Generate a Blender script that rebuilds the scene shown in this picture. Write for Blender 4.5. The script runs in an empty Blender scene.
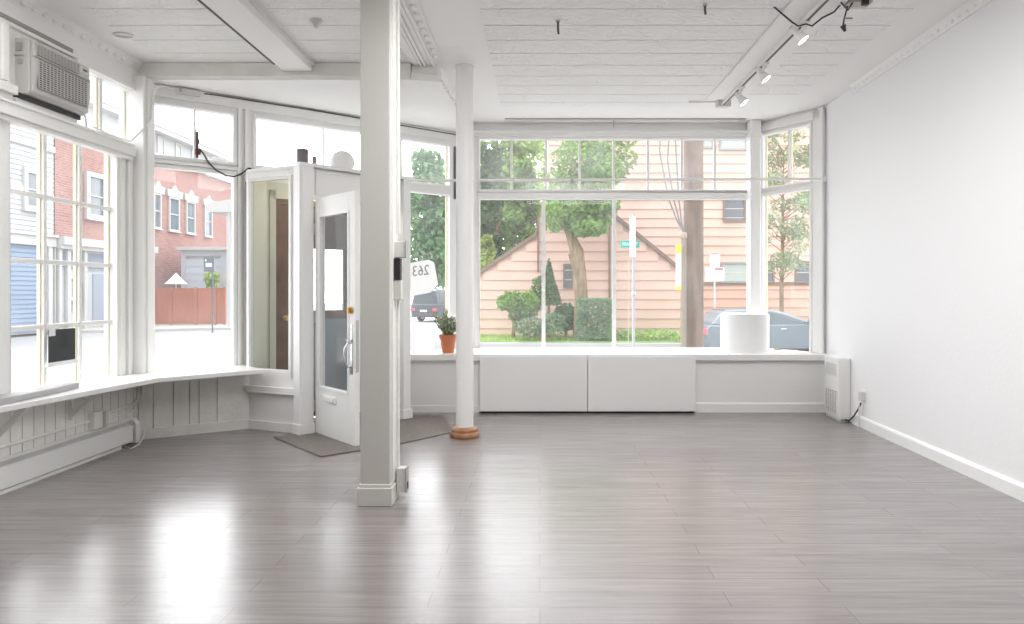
import bpy, bmesh, math, random
from mathutils import Vector, Matrix
PI = math.pi
sc = bpy.context.scene
COL = sc.collection
rnd = random.Random(7)
FPX, CX, CY, EYE = 683.0, 540.0, 290.0, 1.30

def P(px, py, d):
    return Vector(((px-CX)*d/FPX, d, EYE+(CY-py)*d/FPX))
def zat(py, d): return EYE+(CY-py)*d/FPX
def xat(px, d): return (px-CX)*d/FPX

# ------------------------------------------------------------------ mesh builder
class MB:
    def __init__(s): s.bm = bmesh.new()
    def _m(s, verts, M):
        if M is not None:
            for v in verts: v.co = M @ v.co
    def box(s, x0, x1, y0, y1, z0, z1, M=None):
        if x1 < x0: x0, x1 = x1, x0
        if y1 < y0: y0, y1 = y1, y0
        if z1 < z0: z0, z1 = z1, z0
        c = [(x0,y0,z0),(x1,y0,z0),(x1,y1,z0),(x0,y1,z0),(x0,y0,z1),(x1,y0,z1),(x1,y1,z1),(x0,y1,z1)]
        v = [s.bm.verts.new(p) for p in c]
        for f in ((0,3,2,1),(4,5,6,7),(0,1,5,4),(1,2,6,5),(2,3,7,6),(3,0,4,7)):
            s.bm.faces.new([v[i] for i in f])
        s._m(v, M); return s
    def prism(s, pts, z0, z1, M=None):
        """polygon in xy extruded along z"""
        a = sum(pts[i][0]*pts[(i+1)%len(pts)][1]-pts[(i+1)%len(pts)][0]*pts[i][1] for i in range(len(pts)))
        if a < 0: pts = list(pts)[::-1]
        lo = [s.bm.verts.new((p[0],p[1],z0)) for p in pts]
        hi = [s.bm.verts.new((p[0],p[1],z1)) for p in pts]
        n = len(pts)
        s.bm.faces.new(lo[::-1]); s.bm.faces.new(hi)
        for i in range(n):
            j = (i+1)%n
            s.bm.faces.new((lo[i],lo[j],hi[j],hi[i]))
        s._m(lo+hi, M); return s
    def vprism(s, pts, y0, y1, M=None):
        """polygon given in (x,z), extruded along y"""
        R = Matrix(((1,0,0,0),(0,0,-1,0),(0,1,0,0),(0,0,0,1)))   # (x,y,z)->(x,-z,y)
        MM = R if M is None else M @ R
        return s.prism(pts, -y1, -y0, MM)
    def xprism(s, pts, x0, x1, M=None):
        """polygon given in (y,z), extruded along x"""
        R = Matrix(((0,0,1,0),(1,0,0,0),(0,1,0,0),(0,0,0,1)))
        MM = R if M is None else M @ R
        return s.prism(pts, x0, x1, MM)
    def cyl(s, p, q, r, r2=None, n=14, M=None):
        return s.tube([p, q], r, n, M, r2)
    def tube(s, pts, r, n=8, M=None, r2=None):
        pts = [Vector(p) for p in pts]
        rings = []; k = len(pts); allv = []
        t0 = (pts[1]-pts[0]).normalized()
        up = Vector((0,0,1)) if abs(t0.z) < .9 else Vector((1,0,0))
        nrm = t0.cross(up).normalized()
        for i, p in enumerate(pts):
            if i == 0: t = t0
            elif i == k-1: t = (pts[i]-pts[i-1]).normalized()
            else: t = ((pts[i]-pts[i-1]).normalized()+(pts[i+1]-pts[i]).normalized())
            if t.length < 1e-6: t = t0
            t.normalize()
            nrm = (nrm - t*nrm.dot(t)).normalized()
            b = t.cross(nrm)
            if isinstance(r, (list,tuple)): rr = r[i]
            else: rr = r if r2 is None else r+(r2-r)*i/(k-1)
            ring = [s.bm.verts.new(p+(nrm*math.cos(2*PI*j/n)+b*math.sin(2*PI*j/n))*rr) for j in range(n)]
            rings.append(ring); allv += ring
        for a, c in zip(rings, rings[1:]):
            for j in range(n):
                s.bm.faces.new((a[j], a[(j+1)%n], c[(j+1)%n], c[j]))
        s.bm.faces.new(rings[0][::-1]); s.bm.faces.new(rings[-1])
        s._m(allv, M); return s
    def lathe(s, prof, c=(0,0,0), n=28, M=None):
        rings = []; allv = []
        for r, z in prof:
            ring = [s.bm.verts.new((c[0]+r*math.cos(2*PI*j/n), c[1]+r*math.sin(2*PI*j/n), c[2]+z)) for j in range(n)]
            rings.append(ring); allv += ring
        for a, b in zip(rings, rings[1:]):
            for j in range(n): s.bm.faces.new((a[j], a[(j+1)%n], b[(j+1)%n], b[j]))
        if prof[0][0] > 1e-5: s.bm.faces.new(rings[0][::-1])
        if prof[-1][0] > 1e-5: s.bm.faces.new(rings[-1])
        s._m(allv, M); return s
    def ball(s, c, r, sc=(1,1,1), u=16, v=10, M=None):
        res = bmesh.ops.create_uvsphere(s.bm, u_segments=u, v_segments=v, radius=r)
        for q in res['verts']:
            q.co = Vector((q.co.x*sc[0]+c[0], q.co.y*sc[1]+c[1], q.co.z*sc[2]+c[2]))
        s._m(res['verts'], M); return s
    def build(s, name, mat, parent=None, smooth=False, bevel=0, loc=None, rz=0):
        bmesh.ops.remove_doubles(s.bm, verts=s.bm.verts, dist=1e-6)
        bmesh.ops.recalc_face_normals(s.bm, faces=s.bm.faces)
        me = bpy.data.meshes.new(name); s.bm.to_mesh(me); s.bm.free()
        return link(name, me, mat, parent, smooth, bevel, loc, rz)

def link(name, me, mat, parent=None, smooth=False, bevel=0, loc=None, rz=0):
    if mat: me.materials.append(mat)
    if smooth:
        for p in me.polygons: p.use_smooth = True
    o = bpy.data.objects.new(name, me); COL.objects.link(o)
    if parent: o.parent = parent
    if loc is not None: o.location = loc
    o.rotation_euler.z = rz
    if bevel:
        b = o.modifiers.new('bevel', 'BEVEL'); b.width = bevel; b.segments = 2; b.limit_method = 'ANGLE'; b.angle_limit = .6
    if smooth == 'auto' or bevel:
        pass
    return o

def auto(o, ang=35):
    for p in o.data.polygons: p.use_smooth = True
    try: o.data.set_sharp_from_angle(angle=math.radians(ang))
    except Exception: pass
    return o

def tag(o, label, cat, group=None, kind=None):
    o['label'] = label; o['category'] = cat
    if group: o['group'] = group
    if kind: o['kind'] = kind
    return o
def thing(name, label, cat, loc=(0,0,0), rz=0, group=None, kind=None):
    o = bpy.data.objects.new(name, None); COL.objects.link(o)
    o.empty_display_size = .1
    o.location = loc; o.rotation_euler.z = rz
    return tag(o, label, cat, group, kind)
def copy_tree(o, parent=None):
    c = o.copy(); COL.objects.link(c)
    if parent: c.parent = parent
    for ch in list(o.children): copy_tree(ch, c)
    return c
def text_mesh(body, size, ext=.002, align='CENTER', mirror=False):
    cu = bpy.data.curves.new('lettering', 'FONT'); cu.body = body; cu.size = size; cu.extrude = ext
    cu.align_x = align; cu.align_y = 'CENTER'; cu.resolution_u = 3
    ob = bpy.data.objects.new('lettering_tmp', cu); COL.objects.link(ob)
    dg = bpy.context.evaluated_depsgraph_get()
    me = bpy.data.meshes.new_from_object(ob.evaluated_get(dg))
    bpy.data.objects.remove(ob)
    # text lies in xy, make it stand in xz facing -y
    for v in me.vertices:
        x, y, z = v.co
        v.co = (-x if mirror else x, -z, y)
    me.update()
    bm = bmesh.new(); bm.from_mesh(me); bmesh.ops.recalc_face_normals(bm, faces=bm.faces); bm.to_mesh(me); bm.free()
    me.materials.clear()
    return me

# ------------------------------------------------------------------ materials
def nodes(m):
    m.use_nodes = True
    return m.node_tree.nodes, m.node_tree.links
def mat(name, col, rough=.5, bump=0, bscale=40, var=0, vscale=3, metal=0, spec=None, stretch=None):
    m = bpy.data.materials.new(name); N, L = nodes(m)
    b = N['Principled BSDF']
    b.inputs['Base Color'].default_value = (*col, 1); b.inputs['Roughness'].default_value = rough
    b.inputs['Metallic'].default_value = metal
    if spec is not None: b.inputs['Specular IOR Level'].default_value = spec
    tc = N.new('ShaderNodeTexCoord'); vec = tc.outputs['Object']
    if stretch:
        mp = N.new('ShaderNodeMapping'); mp.inputs['Scale'].default_value = stretch
        L.new(vec, mp.inputs['Vector']); vec = mp.outputs[0]
    if var:
        n = N.new('ShaderNodeTexNoise'); n.inputs['Scale'].default_value = vscale; n.inputs['Detail'].default_value = 4
        L.new(vec, n.inputs['Vector'])
        r = N.new('ShaderNodeMapRange'); r.inputs[1].default_value = .3; r.inputs[2].default_value = .7
        r.inputs[3].default_value = 1-var; r.inputs[4].default_value = 1+var
        L.new(n.outputs['Fac'], r.inputs[0])
        mx = N.new('ShaderNodeVectorMath'); mx.operation = 'SCALE'; mx.inputs[0].default_value = col
        L.new(r.outputs[0], mx.inputs['Scale']); L.new(mx.outputs[0], b.inputs['Base Color'])
    if bump:
        n = N.new('ShaderNodeTexNoise'); n.inputs['Scale'].default_value = bscale; n.inputs['Detail'].default_value = 5
        L.new(vec, n.inputs['Vector'])
        bp = N.new('ShaderNodeBump'); bp.inputs['Strength'].default_value = bump; bp.inputs['Distance'].default_value = .01
        L.new(n.outputs['Fac'], bp.inputs['Height']); L.new(bp.outputs[0], b.inputs['Normal'])
    return m
def emis(name, col, s):
    m = bpy.data.materials.new(name); N, L = nodes(m); b = N['Principled BSDF']
    b.inputs['Base Color'].default_value = (*col,1)
    b.inputs['Emission Color'].default_value = (*col,1); b.inputs['Emission Strength'].default_value = s
    return m
def glass_mat(name, haze=.04, tint=(1,1,1), refl=1.0):
    m = bpy.data.materials.new(name); N, L = nodes(m)
    N.remove(N['Principled BSDF']); out = N['Material Output']
    tr = N.new('ShaderNodeBsdfTransparent'); tr.inputs[0].default_value = (*tint,1)
    gl = N.new('ShaderNodeBsdfGlossy'); gl.inputs['Roughness'].default_value = .02; gl.inputs[0].default_value = (refl,refl,refl,1)
    lw = N.new('ShaderNodeLayerWeight'); lw.inputs[0].default_value = .5
    pw = N.new('ShaderNodeMath'); pw.operation = 'POWER'; pw.inputs[1].default_value = 5; L.new(lw.outputs['Facing'], pw.inputs[0])
    fr = N.new('ShaderNodeMath'); fr.operation = 'MULTIPLY_ADD'; fr.inputs[1].default_value = .6; fr.inputs[2].default_value = .008; L.new(pw.outputs[0], fr.inputs[0])
    mx = N.new('ShaderNodeMixShader'); L.new(fr.outputs[0], mx.inputs[0]); L.new(tr.outputs[0], mx.inputs[1]); L.new(gl.outputs[0], mx.inputs[2])
    tl = N.new('ShaderNodeBsdfTranslucent'); tl.inputs[0].default_value = (.95,.97,.97,1)
    n = N.new('ShaderNodeTexNoise'); n.inputs['Scale'].default_value = 2.5; n.inputs['Detail'].default_value = 4
    tc = N.new('ShaderNodeTexCoord'); L.new(tc.outputs['Object'], n.inputs['Vector'])
    r = N.new('ShaderNodeMapRange'); r.inputs[1].default_value = .3; r.inputs[2].default_value = .7; r.inputs[3].default_value = haze*.6; r.inputs[4].default_value = haze*1.4
    L.new(n.outputs['Fac'], r.inputs[0])
    m2 = N.new('ShaderNodeMixShader'); L.new(r.outputs[0], m2.inputs[0]); L.new(mx.outputs[0], m2.inputs[1]); L.new(tl.outputs[0], m2.inputs[2])
    L.new(m2.outputs[0], out.inputs[0])
    return m

def xz_vector(N, L, sx=1, sz=1):
    tc = N.new('ShaderNodeTexCoord'); sp = N.new('ShaderNodeSeparateXYZ'); cb = N.new('ShaderNodeCombineXYZ')
    L.new(tc.outputs['Object'], sp.inputs[0]); L.new(sp.outputs[0], cb.inputs[0]); L.new(sp.outputs[2], cb.inputs[1])
    return cb.outputs[0]
def brick_mat(name, c1, c2, mortar, w=.22, h=.075):
    m = bpy.data.materials.new(name); N, L = nodes(m); b = N['Principled BSDF']; b.inputs['Roughness'].default_value = .9
    t = N.new('ShaderNodeTexBrick'); t.inputs['Scale'].default_value = 1
    t.inputs['Color1'].default_value = (*c1,1); t.inputs['Color2'].default_value = (*c2,1); t.inputs['Mortar'].default_value = (*mortar,1)
    t.inputs['Brick Width'].default_value = w; t.inputs['Row Height'].default_value = h; t.inputs['Mortar Size'].default_value = .008
    L.new(xz_vector(N, L), t.inputs['Vector']); L.new(t.outputs['Color'], b.inputs['Base Color'])
    return m
def floor_mat():
    m = bpy.data.materials.new('laminate_planks'); N, L = nodes(m); b = N['Principled BSDF']
    tc = N.new('ShaderNodeTexCoord')
    t = N.new('ShaderNodeTexBrick'); t.inputs['Scale'].default_value = 1
    t.inputs['Color1'].default_value = (.235,.21,.203,1); t.inputs['Color2'].default_value = (.26,.235,.227,1); t.inputs['Mortar'].default_value = (.10,.088,.083,1)
    t.inputs['Brick Width'].default_value = 1.25; t.inputs['Row Height'].default_value = .14; t.inputs['Mortar Size'].default_value = .0016
    t.inputs['Mortar Smooth'].default_value = .4; t.offset = .37; t.offset_frequency = 2
    L.new(tc.outputs['Object'], t.inputs['Vector'])
    mp = N.new('ShaderNodeMapping'); mp.inputs['Scale'].default_value = (1.2, 22, 1)
    L.new(tc.outputs['Object'], mp.inputs['Vector'])
    n = N.new('ShaderNodeTexNoise'); n.inputs['Scale'].default_value = 1.6; n.inputs['Detail'].default_value = 7; n.inputs['Roughness'].default_value = .65
    L.new(mp.outputs[0], n.inputs['Vector'])
    r = N.new('ShaderNodeMapRange'); r.inputs[1].default_value = .3; r.inputs[2].default_value = .72; r.inputs[3].default_value = .78; r.inputs[4].default_value = 1.18
    L.new(n.outputs['Fac'], r.inputs[0])
    mx = N.new('ShaderNodeVectorMath'); mx.operation = 'SCALE'
    L.new(t.outputs['Color'], mx.inputs[0]); L.new(r.outputs[0], mx.inputs['Scale']); L.new(mx.outputs[0], b.inputs['Base Color'])
    r2 = N.new('ShaderNodeMapRange'); r2.inputs[1].default_value = .3; r2.inputs[2].default_value = .7; r2.inputs[3].default_value = FLOOR_R0; r2.inputs[4].default_value = FLOOR_R1
    L.new(n.outputs['Fac'], r2.inputs[0]); L.new(r2.outputs[0], b.inputs['Roughness'])
    b.inputs['Specular IOR Level'].default_value = FLOOR_SPEC
    bp = N.new('ShaderNodeBump'); bp.inputs['Strength'].default_value = .06; bp.inputs['Distance'].default_value = .003
    ad = N.new('ShaderNodeMath'); ad.operation = 'SUBTRACT'; L.new(n.outputs['Fac'], ad.inputs[0]); L.new(t.outputs['Fac'], ad.inputs[1])
    L.new(ad.outputs[0], bp.inputs['Height']); L.new(bp.outputs[0], b.inputs['Normal'])
    return m
def tin_mat():
    m = bpy.data.materials.new('pressed_tin_paint'); N, L = nodes(m); b = N['Principled BSDF']
    b.inputs['Base Color'].default_value = (.83,.825,.815,1); b.inputs['Roughness'].default_value = .42
    tc = N.new('ShaderNodeTexCoord'); sp = N.new('ShaderNodeSeparateXYZ'); L.new(tc.outputs['Object'], sp.inputs[0])
    # irregular vine-like embossing, stretched a little across
    mp = N.new('ShaderNodeMapping'); mp.inputs['Scale'].default_value = (1.0, 1.7, 1); L.new(tc.outputs['Object'], mp.inputs['Vector'])
    n = N.new('ShaderNodeTexNoise'); n.inputs['Scale'].default_value = 4.5; n.inputs['Detail'].default_value = 2; n.inputs['Distortion'].default_value = 1.8
    L.new(mp.outputs[0], n.inputs['Vector'])
    v = N.new('ShaderNodeMath'); v.operation = 'MULTIPLY'; v.inputs[1].default_value = 22; L.new(n.outputs['Fac'], v.inputs[0])
    s = N.new('ShaderNodeMath'); s.operation = 'SINE'; L.new(v.outputs[0], s.inputs[0])
    # seams every 0.3 m along y
    nj = N.new('ShaderNodeTexNoise'); nj.inputs['Scale'].default_value = 6; L.new(tc.outputs['Object'], nj.inputs['Vector'])
    wob = N.new('ShaderNodeMath'); wob.operation = 'MULTIPLY_ADD'; wob.inputs[1].default_value = .02; L.new(nj.outputs['Fac'], wob.inputs[0]); L.new(sp.outputs[1], wob.inputs[2])
    d = N.new('ShaderNodeMath'); d.operation = 'DIVIDE'; d.inputs[1].default_value = .3; L.new(wob.outputs[0], d.inputs[0])
    f = N.new('ShaderNodeMath'); f.operation = 'FRACT'; L.new(d.outputs[0], f.inputs[0])
    pp = N.new('ShaderNodeMath'); pp.operation = 'PINGPONG'; pp.inputs[1].default_value = .5; L.new(d.outputs[0], pp.inputs[0])
    seam = N.new('ShaderNodeMapRange'); seam.inputs[1].default_value = 0; seam.inputs[2].default_value = .05; seam.inputs[3].default_value = 1; seam.inputs[4].default_value = 0
    L.new(pp.outputs[0], seam.inputs[0])
    h = N.new('ShaderNodeMath'); h.operation = 'MULTIPLY_ADD'; h.inputs[1].default_value = -5.0; L.new(seam.outputs[0], h.inputs[0]); L.new(s.outputs[0], h.inputs[2])
    bp = N.new('ShaderNodeBump'); bp.inputs['Strength'].default_value = .65; bp.inputs['Distance'].default_value = .0045
    L.new(h.outputs[0], bp.inputs['Height']); L.new(bp.outputs[0], b.inputs['Normal'])
    # darker grey tone along the seams
    mc = N.new('ShaderNodeMix'); mc.data_type = 'RGBA'; mc.inputs[6].default_value = (.83,.825,.815,1); mc.inputs[7].default_value = (.5,.49,.47,1)
    ms = N.new('ShaderNodeMapRange'); ms.inputs[1].default_value = 0; ms.inputs[2].default_value = .022; ms.inputs[3].default_value = .8; ms.inputs[4].default_value = 0
    L.new(pp.outputs[0], ms.inputs[0]); L.new(ms.outputs[0], mc.inputs[0]); L.new(mc.outputs[2], b.inputs['Base Color'])
    return m
def leaf_mat(name, c, var=.35):
    m = bpy.data.materials.new(name); N, L = nodes(m); b = N['Principled BSDF']; b.inputs['Roughness'].default_value = .6
    tc = N.new('ShaderNodeTexCoord'); n = N.new('ShaderNodeTexNoise'); n.inputs['Scale'].default_value = 1.7; n.inputs['Detail'].default_value = 6
    L.new(tc.outputs['Object'], n.inputs['Vector'])
    r = N.new('ShaderNodeMapRange'); r.inputs[1].default_value = .3; r.inputs[2].default_value = .7; r.inputs[3].default_value = 1-var; r.inputs[4].default_value = 1+var
    L.new(n.outputs['Fac'], r.inputs[0])
    mx = N.new('ShaderNodeVectorMath'); mx.operation = 'SCALE'; mx.inputs[0].default_value = c
    L.new(r.outputs[0], mx.inputs['Scale']); L.new(mx.outputs[0], b.inputs['Base Color'])
    out = N['Material Output']; tl = N.new('ShaderNodeBsdfTranslucent'); L.new(mx.outputs[0], tl.inputs[0])
    ms = N.new('ShaderNodeMixShader'); ms.inputs[0].default_value = .35; L.new(b.outputs[0], ms.inputs[1]); L.new(tl.outputs[0], ms.inputs[2]); L.new(ms.outputs[0], out.inputs[0])
    return m

# ---- tuning values
SKY, EXPO = 2.5, 0.28
FLOOR_R0, FLOOR_R1, FLOOR_SPEC = .20, .27, 1.0
REAR_FILL, FRONT_FILL, FILL_TILT = 7.0, 42.0, 8  # strengths and tilt of the added fill lights

WHITE = mat('white_paint', (.83,.825,.81), .45, .15, 60)
WALLP = mat('wall_paint', (.84,.84,.845), .55, .12, 30)
TRIM = mat('trim_gloss_paint', (.84,.835,.82), .3, .1, 25)
OLDW = mat('old_white_paint', (.77,.76,.73), .45, .25, 20, .06, 5)
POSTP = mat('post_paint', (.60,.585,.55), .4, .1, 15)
CREAM = mat('cream_paint', (.68,.65,.54), .5)
SMOOTH = mat('ceiling_paint', (.84,.835,.825), .5, .08, 20)
SILLP = mat('sill_gloss_paint', (.82,.81,.80), .25, .06, 12)
YELL = mat('yellowed_putty', (.80,.74,.50), .6)
TIN = tin_mat()
FLOORM = floor_mat()
BLACK = mat('black_rubber', (.02,.02,.02), .5)
DARK = mat('dark_metal', (.06,.055,.05), .5)
GREYP = mat('grey_plastic', (.42,.41,.38), .5)
LGREY = mat('light_grey_plastic', (.66,.65,.62), .45)
ACW = mat('ac_plastic', (.58,.56,.54), .45)
ACDARK = mat('ac_dark_plastic', (.12,.115,.11), .6)  # dark plastic for grille backings, display, track slot and socket
CHROME = mat('chrome', (.7,.7,.7), .2, metal=1)
BRASS = mat('brass', (.75,.48,.16), .3, metal=1)
STEEL = mat('galvanised_steel', (.55,.56,.57), .4, metal=.8)
WOODR = mat('oak_ring', (.34,.165,.075), .35, var=.25, vscale=12)
DOORB = mat('brown_door_wood', (.16,.075,.045), .4, var=.3, vscale=8)
DOORDK = mat('dark_door_panel', (.10,.085,.09), .4)
DOORGR = mat('grey_kick_panel', (.22,.24,.27), .5)
MATM = mat('doormat_fibre', (.21,.185,.165), .95, .6, 300, .15, 40)
GLASS = glass_mat('window_glass', .03)
HAZY = glass_mat('dusty_glass', .06)
CLEAR = glass_mat('door_glass', .03, (.9,.92,.92))
TERRA = mat('terracotta', (.52,.17,.085), .75, .1, 60)
CARD = mat('white_card', (.80,.80,.80), .6)
PAPER = CARD.copy(); PAPER.name = 'translucent_paper'; N_, L_ = nodes(PAPER)
tl_ = N_.new('ShaderNodeBsdfTranslucent'); tl_.inputs[0].default_value = (.85,.85,.84,1); ms_ = N_.new('ShaderNodeMixShader'); ms_.inputs[0].default_value = .5
L_.new(N_['Principled BSDF'].outputs[0], ms_.inputs[1]); L_.new(tl_.outputs[0], ms_.inputs[2]); L_.new(ms_.outputs[0], N_['Material Output'].inputs[0])
INK = mat('grey_ink', (.33,.33,.33), .6)
BLKCARD = mat('black_card', (.025,.027,.03), .5)
SPOTW = mat('lamp_white', (.75,.74,.71), .35)
LAMPON = emis('lamp_face_glow', (1,.93,.82), 6)

# ------------------------------------------------------------------ frames
class Fr:
    def __init__(s, O, ang):
        s.O = Vector((O[0], O[1], 0)); s.ang = ang
        s.u = Vector((math.cos(ang), math.sin(ang), 0)); s.n = Vector((-math.sin(ang), math.cos(ang), 0))
        s.M = Matrix.Translation(s.O) @ Matrix.Rotation(ang, 4, 'Z')
    def sx(s, px, off=0.0):
        """local x where the sight line through column px meets the plane y=off"""
        k = (px-CX)/FPX; O = s.O + s.n*off
        # O.x + u.x*a = k*t ; O.y + u.y*a = t
        a = (k*O.y - O.x)/(s.u.x - k*s.u.y)
        return a
    def dep(s, a, off=0.0):
        p = s.O + s.u*a + s.n*off; return p.y
    def W(s, x, y, z):
        p = s.O + s.u*x + s.n*y; return Vector((p.x, p.y, z))
A0 = (-3.52, 6.03)
F_BAY = Fr(A0, math.atan2(8.1-6.03, -.81+3.52)); LBAY = math.hypot(8.1-6.03, -.81+3.52)
F_FRONT = Fr((-.81, 8.1), 0); LFRONT = 2.57+.81
F_RET = Fr((2.57, 8.1), math.atan2(7.35-8.1, 3.075-2.57)); LRET = math.hypot(.75, .505)
F_LEFT = Fr((-3.52, -4.0), PI/2); LLEFT = 10.03
F_RIGHT = Fr((3.075, 7.35), math.atan2(-1, -.0278)); LRIGHT = 11.35
ZC = 3.28

def wall_holes(mb, L0, L1, z0, z1, y0, y1, holes):
    """wall slab from L0..L1, z0..z1 with rectangular holes (x0,x1,z0,z1): columns of boxes"""
    xs = sorted({L0, L1, *[h[0] for h in holes], *[h[1] for h in holes]})
    for a, b in zip(xs, xs[1:]):
        m = (a+b)/2
        cuts = sorted([(h[2], h[3]) for h in holes if h[0] < m < h[1]])
        z = z0
        for c0, c1 in cuts:
            if c0 > z+1e-5: mb.box(a, b, y0, y1, z, c0)
            z = c1
        if z1 > z+1e-5: mb.box(a, b, y0, y1, z, z1)

def put_frame(o, fr):
    o.location = fr.O; o.rotation_euler.z = fr.ang
    return o

def window(n, label, fr, x0, x1, z0, z1, vbars=(), hbars=(), fw=.045, bar=.022, y0=-.015, y1=.075, glass=GLASS, liner=False, fmat=TRIM, rim=True, gy=.045):
    w = thing('window_%d' % n, label, 'window', fr.O, fr.ang, kind='structure')
    m = MB()
    # sash frame stands around the opening
    m.box(x0-fw, x0, y0, y1, z0-fw, z1+fw); m.box(x1, x1+fw, y0, y1, z0-fw, z1+fw)
    m.box(x0, x1, y0, y1, z1, z1+fw); m.box(x0, x1, y0, y1, z0-fw, z0)
    m.build('window_frame', fmat, w, bevel=.004)
    if vbars or hbars:
        m = MB()
        for b in vbars: m.box(b-bar/2, b+bar/2, .028, .060, z0, z1)
        for b in hbars:
            xs = [x0, *sorted(vbars), x1]
            for a, c in zip(xs, xs[1:]):
                a2 = a+(bar/2 if a != x0 else 0); c2 = c-(bar/2 if c != x1 else 0)
                m.box(a2, c2, .030, .058, b-bar/2, b+bar/2)
        m.build('glazing_bars', fmat, w, bevel=.003)
    m = MB().box(x0, x1, gy, gy+.004, z0, z1); m.build('glass', glass, w)
    if liner:
        m = MB(); t = .012
        xs = [x0, *sorted(vbars), x1]
        for i, (a, c) in enumerate(zip(xs, xs[1:])):
            a2 = a+(bar/2 if i else 0); c2 = c-(bar/2 if i < len(xs)-2 else 0)
            m.box(a2, a2+t*.6, .05, .072, z0, z1); m.box(c2-t*.8, c2, .05, .072, z0, z1)
        m.build('putty_edge', YELL, w)['label'] = 'yellowed putty edge'
    return w

# ================================================================== ROOM SHELL
fl = MB().prism([(-3.6,-4.1),(3.2,-4.1),(3.15,8.3),(-.9,8.3),(-3.6,6.2)], -.12, 0).build('floor', FLOORM)
tag(fl, 'glossy grey brown wood plank floor of the empty shop', 'floor', kind='structure')

ce = MB().prism([(-3.75,-4.1),(3.25,-4.1),(3.25,8.35),(-1.0,8.35),(-3.75,6.3)], ZC, ZC+.12).build('ceiling', SMOOTH)
tag(ce, 'white painted pressed tin ceiling with smooth borders', 'ceiling', kind='structure')
MB().box(-.42, 1.70, -4, 7.35, ZC-.006, ZC+.01).build('tin_panel', TIN, ce)
MB().box(2.10, 2.62, -4, 6.9, ZC-.006, ZC+.01).build('tin_panel', TIN, ce)
MB().box(-3.22, -2.25, -4, 5.85, ZC-.006, ZC+.01).build('tin_panel', TIN, ce)
MB().box(-1.92, -1.14, -4, 5.85, ZC-.006, ZC+.01).build('tin_panel', TIN, ce)

# lowered soffit over the entrance bay
mb = MB().prism([(-3.52,5.97),(-1.12,5.97),(-.88,6.03),(-.80,8.1),(-.8,8.2),(-3.6,6.1)], 3.135, ZC-.001)
so = mb.build('ceiling_bay', SMOOTH)
tag(so, 'lowered smooth white ceiling over the entrance bay', 'ceiling', kind='structure')
m = MB().box(-3.50, -1.13, 5.945, 5.975, 3.15, ZC-.003); m.box(-3.50,-1.13, 5.93,5.975, 3.155,3.17)
m.build('fascia_board', OLDW, so)
m = MB().box(-1.125, -.90, 5.97, 6.04, 3.20, ZC-.002); m.build('end_block', OLDW, so)
m = MB()
for i in range(20):
    t = i/19; x = -.875+t*.07; y = 6.08+t*1.95
    m.ball((x, y, 3.15), .022, (1,1.2,.8), 8, 6)
m.build('bead_moulding', SMOOTH, so)

# boxed beam running to the bay
bm_ = MB().box(-2.23, -1.975, -4, 5.93, 3.2, ZC-.002)
be = bm_.build('ceiling_beam', SMOOTH, bevel=.006); tag(be, 'flat white boxed ceiling beam left of the square post', 'beam', kind='structure')
MB().box(-2.245, -2.228, -4, 5.75, 3.197, 3.215).build('dark_gap_strip', DARK, be)
MB().box(-1.975, -1.96, -4, 5.93, 3.255, ZC-.003).build('edge_strip', OLDW, be)

# flat ribbed cornice beside the round column
m = MB()
for i, (a, b, h) in enumerate(((-1.10,-1.06,.02),(-1.045,-1.025,.03),(-1.012,-.992,.03),(-.98,-.95,.022),(-.935,-.915,.034))):
    m.box(a, b, -4, 5.96, ZC-h, ZC-.001)
m.box(-1.11, -.84, -4, 5.96, ZC-.012, ZC-.001)
for i in range(66):
    m.ball((-.88, -3.5+i*.142, ZC-.018), .024, (1,1.5,.8), 8, 6)
o = m.build('trim_1', SMOOTH); tag(o, 'ribbed and beaded flat ceiling moulding beside the square post', 'moulding', kind='structure')

# walls
def wall(name, fr, L0, L1, z0, z1, holes, label, mtl=WHITE, y0=0, y1=.12):
    m = MB(); wall_holes(m, L0, L1, z0, z1, y0, y1, holes)
    o = m.build(name, mtl); put_frame(o, fr); return tag(o, label, 'wall', kind='structure')

# right wall
wall('wall_right', F_RIGHT, -.0, LRIGHT, 0, ZC, [], 'plain white plastered wall on the right side', WALLP)
bb = MB(); bb.xprism([(0,0),(-.022,0),(-.022,.085),(-.014,.10),(0,.105)], .70, LRIGHT)
o = bb.build('baseboard_right', TRIM); put_frame(o, F_RIGHT); tag(o, 'white baseboard along the right wall', 'baseboard', kind='structure')
m = MB().xprism([(0,3.215),(-.014,3.215),(-.028,3.235),(-.05,3.255),(-.062,ZC),(0,ZC)], .75, LRIGHT)
for i in range(114):
    m.ball((.8+i*.09, -.034, 3.243), .016, (1.5,.6,1), 8, 6)
o = m.build('trim_2', SMOOTH); put_frame(o, F_RIGHT); tag(o, 'beaded white crown moulding above the right wall', 'moulding', kind='structure')
# back wall behind the viewpoint
o = MB().box(-3.64, 3.1, -4.12, -4.0, 0, ZC).build('wall_back', WALLP); tag(o, 'white wall closing the back of the shop', 'wall', kind='structure')

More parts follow.
